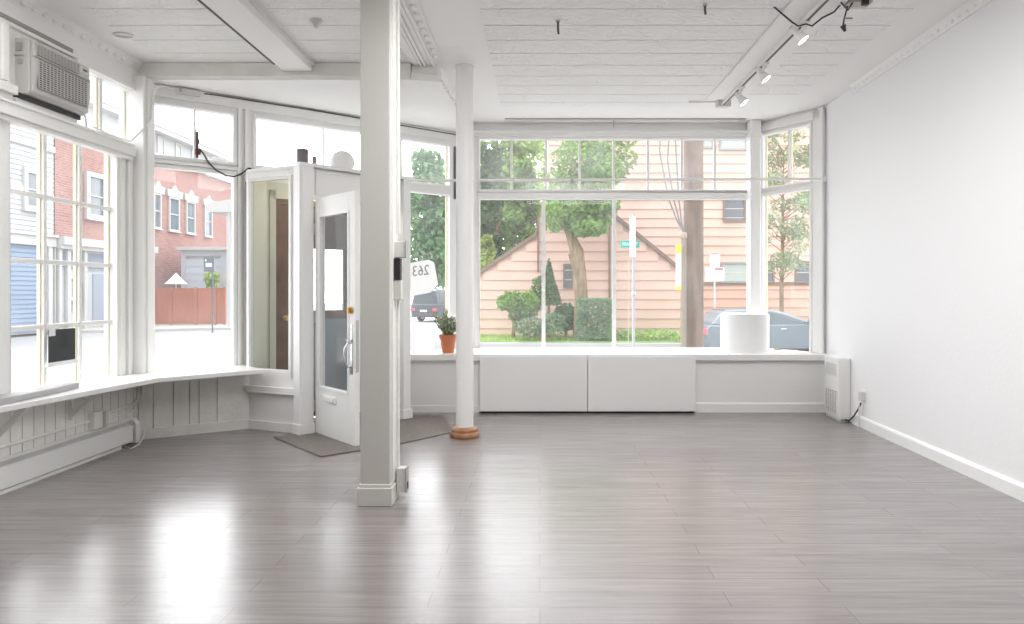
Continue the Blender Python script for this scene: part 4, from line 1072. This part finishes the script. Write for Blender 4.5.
bgtree(490, 33, 150, 268, 22, 'dark evergreen tree at the left edge of the shop window', G_DARK, 41, 2600, sz=.32)
bgtree(523, 36, 165, 258, 24, 'light green tree between the evergreen and the house roof', G_MID, 42, 2600, sz=.34)
bgtree(510, 42, 100, 215, 36, 'tall pale tree rising above the other trees', G_LIGHT, 43, 2600, sz=.42)
bgtree(552, 52, 95, 205, 22, 'leafy tree rising behind the low roof of the house', G_LIGHT, 46, 2000, sz=.32)
bgtree(484, 31, 238, 285, 13, 'small yellow green tree low at the left edge of the house', G_YEL, 48, 800, sz=.24)
bgtree(428, 60, 158, 282, 34, 'large green tree behind the number card', G_FAR, 44, 3600, sz=.6)
bgtree(457, 76, 175, 285, 30, 'green tree beside the number card behind the round column', G_FAR, 45, 2600, sz=.6)

# ---- utility pole, conduit, cables
d = 11.6
up = thing('utility_pole', 'thick weathered wooden utility pole before the pink house', 'pole', (xat(693.5,d), d, GZ+.1))
auto(MB().tube([(0,0,0),(0,0,4),(0,0,9)], [.17,.165,.15], 24).build('pole', POLEW, up))
xq = xat(683.5,d-.2)-xat(693.5,d)
auto(MB().tube([(xq,-.2,0),(xq,-.2,zat(236,d-.2)-GZ-.1)], .047, 14).build('conduit_riser', mat('beige_conduit', (.21,.18,.135), .6), up))
auto(MB().lathe([(.055,0),(.06,.02),(.06,.08),(.05,.10)], n=14, M=Matrix.Translation((xq,-.2,zat(236,d-.2)-GZ-.1-.04))).build('conduit_cap', mat('beige_cap', (.30,.24,.18), .6), up))
mz = lambda py: zat(py,d-.2)-GZ-.1
for k,(a,b) in enumerate(((660,150),(668,160),(676,140))):
    xx = xat(a,d-.2)-xat(693.5,d)
    auto(MB().tube([(xq,-.2,mz(232)),(xq+(xx-xq)*.25,-.2,mz(222)),(xq+(xx-xq)*.65,-.2,mz(198)),(xx,-.15,mz(b)),(xx+.1,0,mz(b-70))], .014, 8).build('cable', mat('grey_cable_sheath', (.16,.15,.16), .6), up))
xs_ = xat(676.3,d-.3)-xat(693.5,d)
m = MB().box(0,.085,-.30,-.29,mz(290),mz(245), Matrix.Translation((xs_-.005,0,0))); m.build('sign_strip', CARD, up)
YEL = mat('traffic_yellow', (.85,.55,.03), .5)
m = MB().box(0,.085,-.306,-.3005,mz(254),mz(245), Matrix.Translation((xs_-.005,0,0))); m.build('yellow_band', YEL, up)['label'] = 'yellow band on the white strip'
m = MB().box(0,.085,-.306,-.3005,mz(290),mz(286.5), Matrix.Translation((xs_-.005,0,0))); m.build('yellow_band', YEL, up)['label'] = 'lower yellow band on the white strip'
me = text_mesh('?', .16, .001); 
for v_ in me.vertices: v_.co = Vector((v_.co.x+xs_+.037, v_.co.y-.3005, v_.co.z+mz(264)))
link('lettering', me, INK, up)

# ---- street name sign pole
d = 12.4
sp_ = thing('street_sign', 'street name sign on a thin white pole before the pink house', 'sign', (xat(633.5,d), d, GZ+.1))
sz_ = lambda py: zat(py,d)-GZ-.1
auto(MB().cyl((0,0,0),(0,0,sz_(214)),.028,n=12).build('pole', mat('pole_grey', (.34,.35,.36), .5), sp_))
auto(MB().cyl((xat(629,d)-xat(633.5,d),.1,0),(xat(629,d)-xat(633.5,d),.1,sz_(256)),.006,n=8).build('guy_rod', GREYP, sp_))
M = Matrix.Translation((xat(632.3,d)-xat(633.5,d),-.045,0))
MB().box(-.05,.05,-.012,.012,sz_(257),sz_(217),M).build('parking_plate', CARD, sp_)
GRN = mat('sign_teal', (.0,.36,.28), .5)
M = Matrix.Translation((xat(630.4,d)-xat(633.5,d),.035,0)) @ Matrix.Rotation(math.radians(0),4,'Z')
MB().box(-.17,.17,-.006,.006,sz_(247.6),sz_(240.6),M).build('name_blade', GRN, sp_)
me = text_mesh('PEARL ST', .085, .001)
for v_ in me.vertices: v_.co = Vector((v_.co.x*.82+M.translation.x, v_.co.y+.028, v_.co.z+(sz_(247.6)+sz_(240.6))/2))
link('lettering', me, CARD, sp_)
m = MB().cyl((0,0,sz_(293)-.02),(0,-.0,sz_(293)+.03),.04,n=12); m.build('pole_clamp', STEEL, sp_)

# ---- parking signs on a short pole
d = 21.0
ns = thing('parking_sign', 'white parking signs with red print behind the silver car', 'sign', (xat(714.5,d), d, GZ))
nz = lambda py: zat(py,d)-GZ; nx = lambda px: xat(px,d)-xat(714.5,d)
auto(MB().cyl((0,0,0),(0,0,nz(254)),.03,n=10).build('pole', STEEL, ns))
RED = mat('sign_red', (.75,.12,.15), .6)
MB().box(nx(709.8),nx(719.3),-.05,-.04,nz(267),nz(253.2)).build('upper_plate', CARD, ns)
MB().box(nx(705.2),nx(713.4),-.062,-.052,nz(281),nz(267.5)).build('lower_plate', CARD, ns)
MB().box(nx(713.8),nx(723.6),-.062,-.052,nz(281),nz(267.5)).build('lower_plate', CARD, ns)
def words_on(par, body, size, x, y, z, mtl):
    me = text_mesh(body, size, .001)
    for v_ in me.vertices: v_.co = Vector((v_.co.x+x, v_.co.y+y, v_.co.z+z))
    link('lettering', me, mtl, par)
words_on(ns, 'P', .16, nx(714.5), -.051, nz(257), RED)
MB().box(nx(710),nx(719),-.0515,-.05,nz(254.6),nz(253.4)).build('red_band', RED, ns)
MB().box(nx(714.3),nx(722.8),-.064,-.062,nz(270.2),nz(268)).build('red_band', RED, ns)

# ---- cars
def make_car(label, loc, rz, L, W, Hh, paint, style):
    t = thing('car', label, 'car', loc, rz)
    # side outline (x from rear to front, z up from the ground)
    if style == 'hatch':
        low = [(0.02,.34),(0,.60),(.03,.86),(.10,.93),(L*.70,.96),(L*.80,.93),(L*.95,.80),(L-.02,.62),(L,.40),(L*.97,.22),(.08,.22)]
        cab = [(.12,.92),(.40,1.22),(.62,Hh-.03),(1.1,Hh),(L*.44,Hh-.01),(L*.53,Hh-.10),(L*.72,.94)]
        wins = [[(.55,.98),(.80,Hh-.11),(1.28,Hh-.08),(1.28,.98)],[(1.36,.98),(1.36,Hh-.08),(L*.44,Hh-.09),(L*.51,Hh-.16),(L*.66,.98)]]
    else:
        low = [(0.02,.42),(0,.70),(.02,1.05),(.08,1.08),(L*.72,1.10),(L*.95,1.02),(L,.80),(L,.45),(L*.97,.28),(.05,.28)]
        cab = [(.06,1.06),(.16,Hh-.12),(.30,Hh-.02),(1.2,Hh),(L*.50,Hh-.02),(L*.56,Hh-.10),(L*.72,1.08)]
        wins = [[(.30,1.15),(.36,Hh-.18),(1.1,Hh-.14),(1.1,1.15)],[(1.2,1.15),(1.2,Hh-.14),(L*.50,Hh-.15),(L*.68,1.15)]]
    def tap(z): 
        b = low[3][1]; k = max(0,(z-b)/(Hh-b)); return W/2*(1-.20*k) if z > b else W/2*(1-.06*max(0,(.6-z)/.4))
    def shell(name, pts, mtl):
        m = MB(); l = [m.bm.verts.new((x,-tap(z),z)) for x,z in pts]; r = [m.bm.verts.new((x,tap(z),z)) for x,z in pts]
        m.bm.faces.new(l); m.bm.faces.new(r[::-1])
        for i in range(len(pts)):
            j = (i+1)%len(pts); m.bm.faces.new((l[j],l[i],r[i],r[j]))
        return auto(m.build(name, mtl, t, bevel=.05), 40)
    shell('body', low, paint); shell('cabin', cab, paint)
    GL = CARGL
    for s in (-1,1):
        for w_ in wins:
            m = MB(); f = [m.bm.verts.new((x, s*(tap(z)+.008), z)) for x,z in w_]; g_ = [m.bm.verts.new((x, s*(tap(z)-.03), z)) for x,z in w_]
            m.bm.faces.new(f); m.bm.faces.new(g_[::-1])
            for i in range(4):
                j = (i+1)%4; m.bm.faces.new((f[i],f[j],g_[j],g_[i]))
            m.build('side_window', GL, t)
        m = MB().box(L*.66,L*.70,s*(W/2-.02),s*(W/2+.13),.98,1.10); m.build('wing_mirror', paint, t, bevel=.02)
        for hx_ in (L*.30, L*.50): m = MB().box(hx_-.08,hx_+.08,s*(W/2-.01),s*(W/2+.025),.80,.83); m.build('door_handle', CHROME, t)
        m = MB().box(-.012,.06,s*(W/2-.02),s*(W/2-.32),.66,.82); m.build('tail_light', RED, t, bevel=.01)
        m = MB().box(L-.10,L-.005,s*(W/2-.08),s*(W/2-.40),.58,.70); m.build('headlight', CARD, t, bevel=.01)
        for wx in (L*.19, L*.80):
            M = Matrix.Translation((wx, s*(W/2-.10), .31)) @ Matrix.Rotation(PI/2,4,'X')
            w = auto(MB().lathe([(.2,-.10),(.30,-.10),(.315,-.06),(.315,.06),(.30,.10),(.2,.10)], n=24, M=M).build('wheel', BLACK, t))
            auto(MB().lathe([(0,-.105),(.2,-.10),(.2,.10),(0,.105)], n=20, M=M).build('hub', STEEL, w))
    # rear window and windscreen
    def pane(a, b, nm):
        m = MB(); (x0,z0),(x1,z1) = a, b
        n = Vector((-(z1-z0),0,x1-x0)).normalized()
        if n.x*(1 if x0 > L/2 else -1) < 0: n = -n
        q = [Vector((x0,-tap(z0)*.88,z0)),Vector((x0,tap(z0)*.88,z0)),Vector((x1,tap(z1)*.86,z1)),Vector((x1,-tap(z1)*.86,z1))]
        f = [m.bm.verts.new(p+n*.012) for p in q]; g_ = [m.bm.verts.new(p-n*.02) for p in q]
        m.bm.faces.new(f); m.bm.faces.new(g_[::-1])
        for i in range(4):
            j = (i+1)%4; m.bm.faces.new((f[i],f[j],g_[j],g_[i]))
        m.build(nm, GL, t)
    pane(cab[0], cab[1], 'rear_window') if style != 'hatch' else pane(cab[0], cab[2], 'rear_window')
    pane(cab[-1], cab[-2], 'windscreen')
    MB().box(-.03,.05,-W/2+.08,W/2-.08,.34,.50).build('bumper', paint, t, bevel=.02)
    MB().box(-.02,.0,-.25,.25,.60,.72).build('number_plate', CARD, t)
    return t
CARGL = mat('car_window_tint', (.09,.11,.12), .25, spec=.25)
make_car('silver blue car parked before the pink house behind the drum pedestal', (xat(704,19.2), 19.9, GZ), math.radians(2), 4.35, 1.72, 1.36, mat('silver_blue_paint', (.17,.20,.225), .25, metal=.2), 'hatch')
make_car('dark grey sport utility car in the distance below the number card', (xat(425,41), 40.5, GZ), math.radians(62), 4.7, 1.95, 1.95, mat('dark_grey_paint', (.10,.11,.13), .3, metal=.2), 'suv')

# ================================================================== LEFT SIDE OF THE STREET
BR = Fr((-21, 20), PI/2)
def bz(py, px): return zat(py, FPX*21/(CX-px))
def by(px): return FPX*21/(CX-px)-20
BRICK = brick_mat('red_brick', (.28,.125,.11), (.36,.17,.145), (.36,.30,.28), .35, .11)
STONE = mat('pale_stone', (.50,.49,.48), .8); BLUEP = mat('blue_clapboard', (.19,.26,.37), .7); BLUEG = mat('blue_grey_panel', (.25,.30,.38), .6)
PALEW = mat('pale_clapboard', (.43,.44,.465), .7)
bb_ = thing('brick_building', 'red brick building with white lintels beyond the left windows', 'building', BR.O, BR.ang)
y0, y1 = by(55), by(232)
m = MB().box(y0, y1, 0, 9, 3.3, 8.6); m.build('brick_wall', BRICK, bb_)
m = MB().box(y0, y1, -.25, .0, 8.5, 8.75); m.box(y0, y1, -.5, 0, 9.85, 10.1); m.build('cornice', STONE, bb_)
m = MB().box(y0, y1, .0, 9, 8.6, 9.9); m.build('frieze_wall', PALEW, bb_)
m = MB().xprism([(-.55,10.1),(9.2,10.1),(7,12.2),(2.2,12.2)], y0, y1); m.build('roof', mat('grey_slate', (.34,.33,.36), .8), bb_)
# shop storey
m = MB().box(y0, by(150), -.02, 9, -.5, 3.3); m.build('shop_front_wall', PALEW, bb_)
m = MB().box(by(150), y1, -.02, 9, -.5, 3.3); m.build('lower_brick_wall', BRICK, bb_)
m = MB().box(y0-.05, by(150), -.45, 0, 3.28, 3.62); m.box(y0-.05,by(150),-.3,0,3.1,3.28); m.build('shop_cornice', STONE, bb_)
for a, b in ((53,57),(64,67.5),(81,84),(108,112),(128,132)):
    if a == 53: a, b = 55.5, 58.5
    m = MB().box(by(a), by(b), -.18, -.02, -.5, 3.1); m.build('pilaster', STONE, bb_, bevel=.03)
m = MB()
for i in range(16): m.xprism([(-.10,.35+i*.085),(-.03,.43+i*.085),(-.02,.43+i*.085),(-.02,.35+i*.085)], by(68.5), by(80.5))
for i in range(9): m.xprism([(-.10,2.25+i*.085),(-.03,2.33+i*.085),(-.02,2.33+i*.085),(-.02,2.25+i*.085)], by(58.6), by(107))
m.build('louvred_panel', BLUEG, bb_)
m = MB().box(by(92), by(106), -.06, -.02, -.2, bz(274,99)); m.build('shop_door', BLUEG, bb_)
building_window(bb_, (by(69),by(76),bz(297,73),bz(279,73)), -.02, STONE, WINDK, .1, False, .1)
building_window(bb_, (by(87.5),by(102.5),bz(215,95),bz(178,95)), 0, STONE, WINDK, .22, True, .14)
for a, b in ((153,159.5),(168.3,178),(185.5,193.6),(204,210.8)):
    mid = (a+b)/2
    w = building_window(bb_, (by(a)+.05,by(b)-.05,4.75,6.5), 0, STONE, mat('window_sky_pane', (.15,.18,.22), .1), .09, True, .10)
    m = MB().vprism([(by(a)-.25,6.6),(by(b)+.25,6.6),(by(b)+.32,6.98),((by(a)+by(b))/2+.3,7.0),((by(a)+by(b))/2,7.3),((by(a)+by(b))/2-.3,7.0),(by(a)-.32,6.98)], -.14, 0); m.build('lintel', STONE, w)
for a, b in ((158,163),(176,180),(192,197)):
    building_window(bb_, (by(a),by(b),8.85,9.7), 0, STONE, WINPALE, .12, False, .06)
# white and blue neighbour
wb = thing('pale_building', 'pale clapboard building with blue lower storey at the far left', 'building', BR.O, BR.ang)
m = MB(); y0b = -4
z = 3.55
while z < 10.0: m.xprism([(-.035,z),(-.004,z+.2),(.05,z+.2),(.05,z)], y0b, by(55)-.12); z += .2
m.box(y0b, by(55)-.12, .05, 9, -.5, 10.0); m.build('upper_wall', PALEW, wb)
m = MB(); z = -.4
while z < 3.1: m.xprism([(-.04,z),(-.004,z+.19),(.05,z+.19),(.05,z)], y0b, by(46)); z += .19
m.build('blue_wall', BLUEP, wb)
m = MB().box(y0b, by(55)-.12, -.16, .05, 3.15, 3.6); m.box(y0b, by(55)-.12, -.25, .05, 3.55, 3.66); m.box(y0b, by(55)-.12, -.10, .05, 7.2, 7.45); m.box(y0b,by(55)-.12,-.4,.05,9.8,10.05); m.build('belt_cornice', STONE, wb)
m = MB().box(by(46), by(50), -.12, .05, -.5, 3.15); m.box(by(52.5), by(55)-.12, -.12, .05, -.5, 3.15); m.build('corner_pilaster', STONE, wb)
building_window(wb, (by(25.5),by(40),bz(206,33),bz(174,33)), -.02, STONE, WINDK, .2, True, .1)
m = MB().xprism([(-.6,10.05),(9.2,10.05),(7,11.8),(2,11.8)], y0b, by(55)-.12); m.build('roof', mat('grey_roof', (.36,.35,.36), .8), wb)

# red fence with posts
d = 35.0
fx0, fx1 = xat(140,d), xat(225.5,d); zt = zat(288,d)
fe = thing('red_fence', 'red stained board fence beside the brick building', 'fence', (fx0,d,GZ+.1))
FEN = mat('red_stain', (.40,.135,.075), .7, .1, 10, .1, 1)
m = MB(); n = 34; w = (fx1-fx0)/n
for i in range(n): m.box(i*w+.006, (i+1)*w-.006, 0, .03, .06, zt-GZ-.14+.0)
m.box(0, fx1-fx0, .03, .07, .4, .5); m.box(0, fx1-fx0, .03, .07, 1.5, 1.6); m.build('boards', FEN, fe)
for px in (171, 196, 215.5, 224.5):
    x = xat(px,d)-fx0; MB().box(x-.06,x+.06,-.05,.03,0,zt-GZ-.06).build('fence_post', FEN, fe)
m = MB().box(0, fx1-fx0, -.03, .08, zt-GZ-.14, zt-GZ-.10); m.build('cap_rail', FEN, fe)
# garage behind the fence
d = 37.5
ga = thing('white_garage', 'white garage with a ribbed door behind the red fence', 'garage', (0,0,0))
a, b = xat(181,d), xat(230,d)
zt = zat(250,d); zh = zat(256,d)
m = MB(); wall_holes(m, a, b, GZ, zt, d, d+.15, [(a+.25,b-.5,GZ,zh)]); m.box(a,b,d+.15,d+5,GZ,zt-.05); m.build('wall', PALEW, ga)
m = MB()
for i in range(18): m.box(a+.25,b-.5,d+.04+(.03 if i%2 else 0),d+.15,GZ+i*.2,min(GZ+.2+i*.2,zh)) if GZ+i*.2 < zh else None
m.build('garage_door', mat('pale_blue_door', (.46,.50,.56), .6), ga)
m = MB().box(a-.15,b+.15,d-.25,d+5.2,zt,zt+.16); m.build('roof_edge', STONE, ga)
d = 36.2
um = thing('patio_umbrella', 'white patio umbrella just above the red fence', 'umbrella', (xat(176,d),d,GZ))
hz = zat(284,d)-GZ; r = rx(11,d)
auto(MB().lathe([(r,hz),(r*.55,hz+.25),(.05,hz+.55),(0,hz+.6)], n=8).build('canopy', CARD, um), 20)
MB().cyl((0,0,0),(0,0,hz+.6),.03,n=8).build('pole', STEEL, um)
rg = random.Random(77)
pts = blob(rg, tuple(P(212,279,36)), (rx(7,36),.5,rx(9,36)), 260, .2)
plant('potted_shrub', 'green shrub peeking over the right end of the red fence', 'shrub', (xat(212,36),36,GZ), pts, .25, G_LIGHT, 78, [([(xat(212,36),36,GZ),(xat(212,36),36,1.6)],[.06,.03])])
# porch canopy with its post
d = 33.4
po = thing('white_porch', 'white porch canopy on a post right of the brick building', 'porch', (0,0,0))
a, b = xat(207,d), xat(262,d)
m = MB().vprism([(a,zat(207,d)),(a+.1,zat(203,d)),(b,zat(193,d)),(b,zat(212,d)),(a+.05,zat(212,d))], d, d+2.0); m.build('canopy', STONE, po)
for px in (227.5, 258): m = MB().box(xat(px,d)-.09,xat(px,d)+.09,d+.1,d+.28,GZ,zat(211,d)); m.build('porch_post', STONE, po)
# dark street sign at the corner
d = 30.5
ss = thing('notice_sign', 'dark square street notice on a pole before the red fence', 'sign', (xat(212.5,d),d,GZ+.0))
qz = lambda py: zat(py,d)-GZ
q = lambda px: xat(px,d)-xat(212.5,d)
SLATE = mat('slate_sign', (.10,.12,.14), .5)
auto(MB().cyl((0,0,0),(0,0,qz(255.5)),.035,n=10).build('pole', SLATE, ss))
MB().box(q(204.3),q(214.6),-.06,-.04,qz(271.8),qz(257.5)).build('plate', SLATE, ss)
m = MB().box(q(206.3),q(212.6),-.065,-.06,qz(267),qz(263)); m.vprism([(q(205.6),qz(261.5)),(q(207.2),qz(261.5)),(q(207.2),qz(259.3)),(q(205.6),qz(259.3))], -.065,-.06); m.build('pale_symbol', mat('pale_symbol', (.55,.58,.60), .5), ss)

# ================================================================== LIGHT AND CAMERA
w = bpy.data.worlds.new('overcast_sky'); sc.world = w; w.use_nodes = True
N, L = w.node_tree.nodes, w.node_tree.links
bg = N['Background']; bg.inputs[1].default_value = SKY
# overcast sky, brighter where the hidden sun stands beyond the houses across the street
tc = N.new('ShaderNodeTexCoord'); dt = N.new('ShaderNodeVectorMath'); dt.operation = 'DOT_PRODUCT'; dt.inputs[1].default_value = Vector((-.45,.80,.40)).normalized()
L.new(tc.outputs['Generated'], dt.inputs[0])
mr = N.new('ShaderNodeMapRange'); mr.inputs[1].default_value = -1; mr.inputs[2].default_value = 1; mr.inputs[3].default_value = SKY*.5; mr.inputs[4].default_value = SKY*2.1
L.new(dt.outputs['Value'], mr.inputs[0]); L.new(mr.outputs[0], bg.inputs[1])
bg.inputs[0].default_value = (.95,.975,1.0,1)
def area(name, loc, rot, sx, sy, e, col=(1,1,1)):
    l = bpy.data.lights.new(name, 'AREA'); l.shape = 'RECTANGLE'; l.size = sx; l.size_y = sy; l.energy = e; l.color = col
    o = bpy.data.objects.new(name, l); COL.objects.link(o); o.location = loc; o.rotation_euler = rot
    return o
# unseen fill lights added to brighten the room, above or behind the frame
area('ceiling_fill', (-.2,-1.2,3.15), (0,0,0), 3.2, 1.2, REAR_FILL, (1,1,1))
for x, wd, e in ((-2.75,1.0,.5),(.65,1.8,2.0)):
    area('ceiling_fill', (x,3.3,3.12), (math.radians(FILL_TILT),0,0), wd, 1.5, FRONT_FILL*e, (1,1,1))

l_ = bpy.data.lights.new('vestibule_fill','POINT'); l_.energy = 5; l_.color = (1,.95,.82); l_.shadow_soft_size = .06  # unseen point light added to brighten the vestibule interior
o = bpy.data.objects.new('vestibule_fill', l_); COL.objects.link(o); o.location = (-1.95,6.75,2.32)
cam = bpy.data.cameras.new('camera'); co = bpy.data.objects.new('camera', cam); COL.objects.link(co)
co.location = (0,0,EYE); co.rotation_euler = (PI/2,0,0)
cam.sensor_fit = 'HORIZONTAL'; cam.sensor_width = 36; cam.lens = 36*FPX/1024
cam.shift_x = -(CX-512)/1024; cam.shift_y = -(312-CY)/1024
cam.clip_start = .05; cam.clip_end = 300
sc.camera = co
vs = sc.view_settings; sc.display_settings.display_device = 'sRGB'
vs.view_transform = 'Standard'; vs.look = 'None'; vs.gamma = 1; vs.exposure = EXPO; vs.use_curve_mapping = False
c = sc.cycles
c.use_denoising = True; c.max_bounces = 12; c.diffuse_bounces = 7; c.glossy_bounces = 4; c.transparent_max_bounces = 16; c.transmission_bounces = 6
c.caustics_reflective = False; c.caustics_refractive = False; c.sample_clamp_indirect = 8
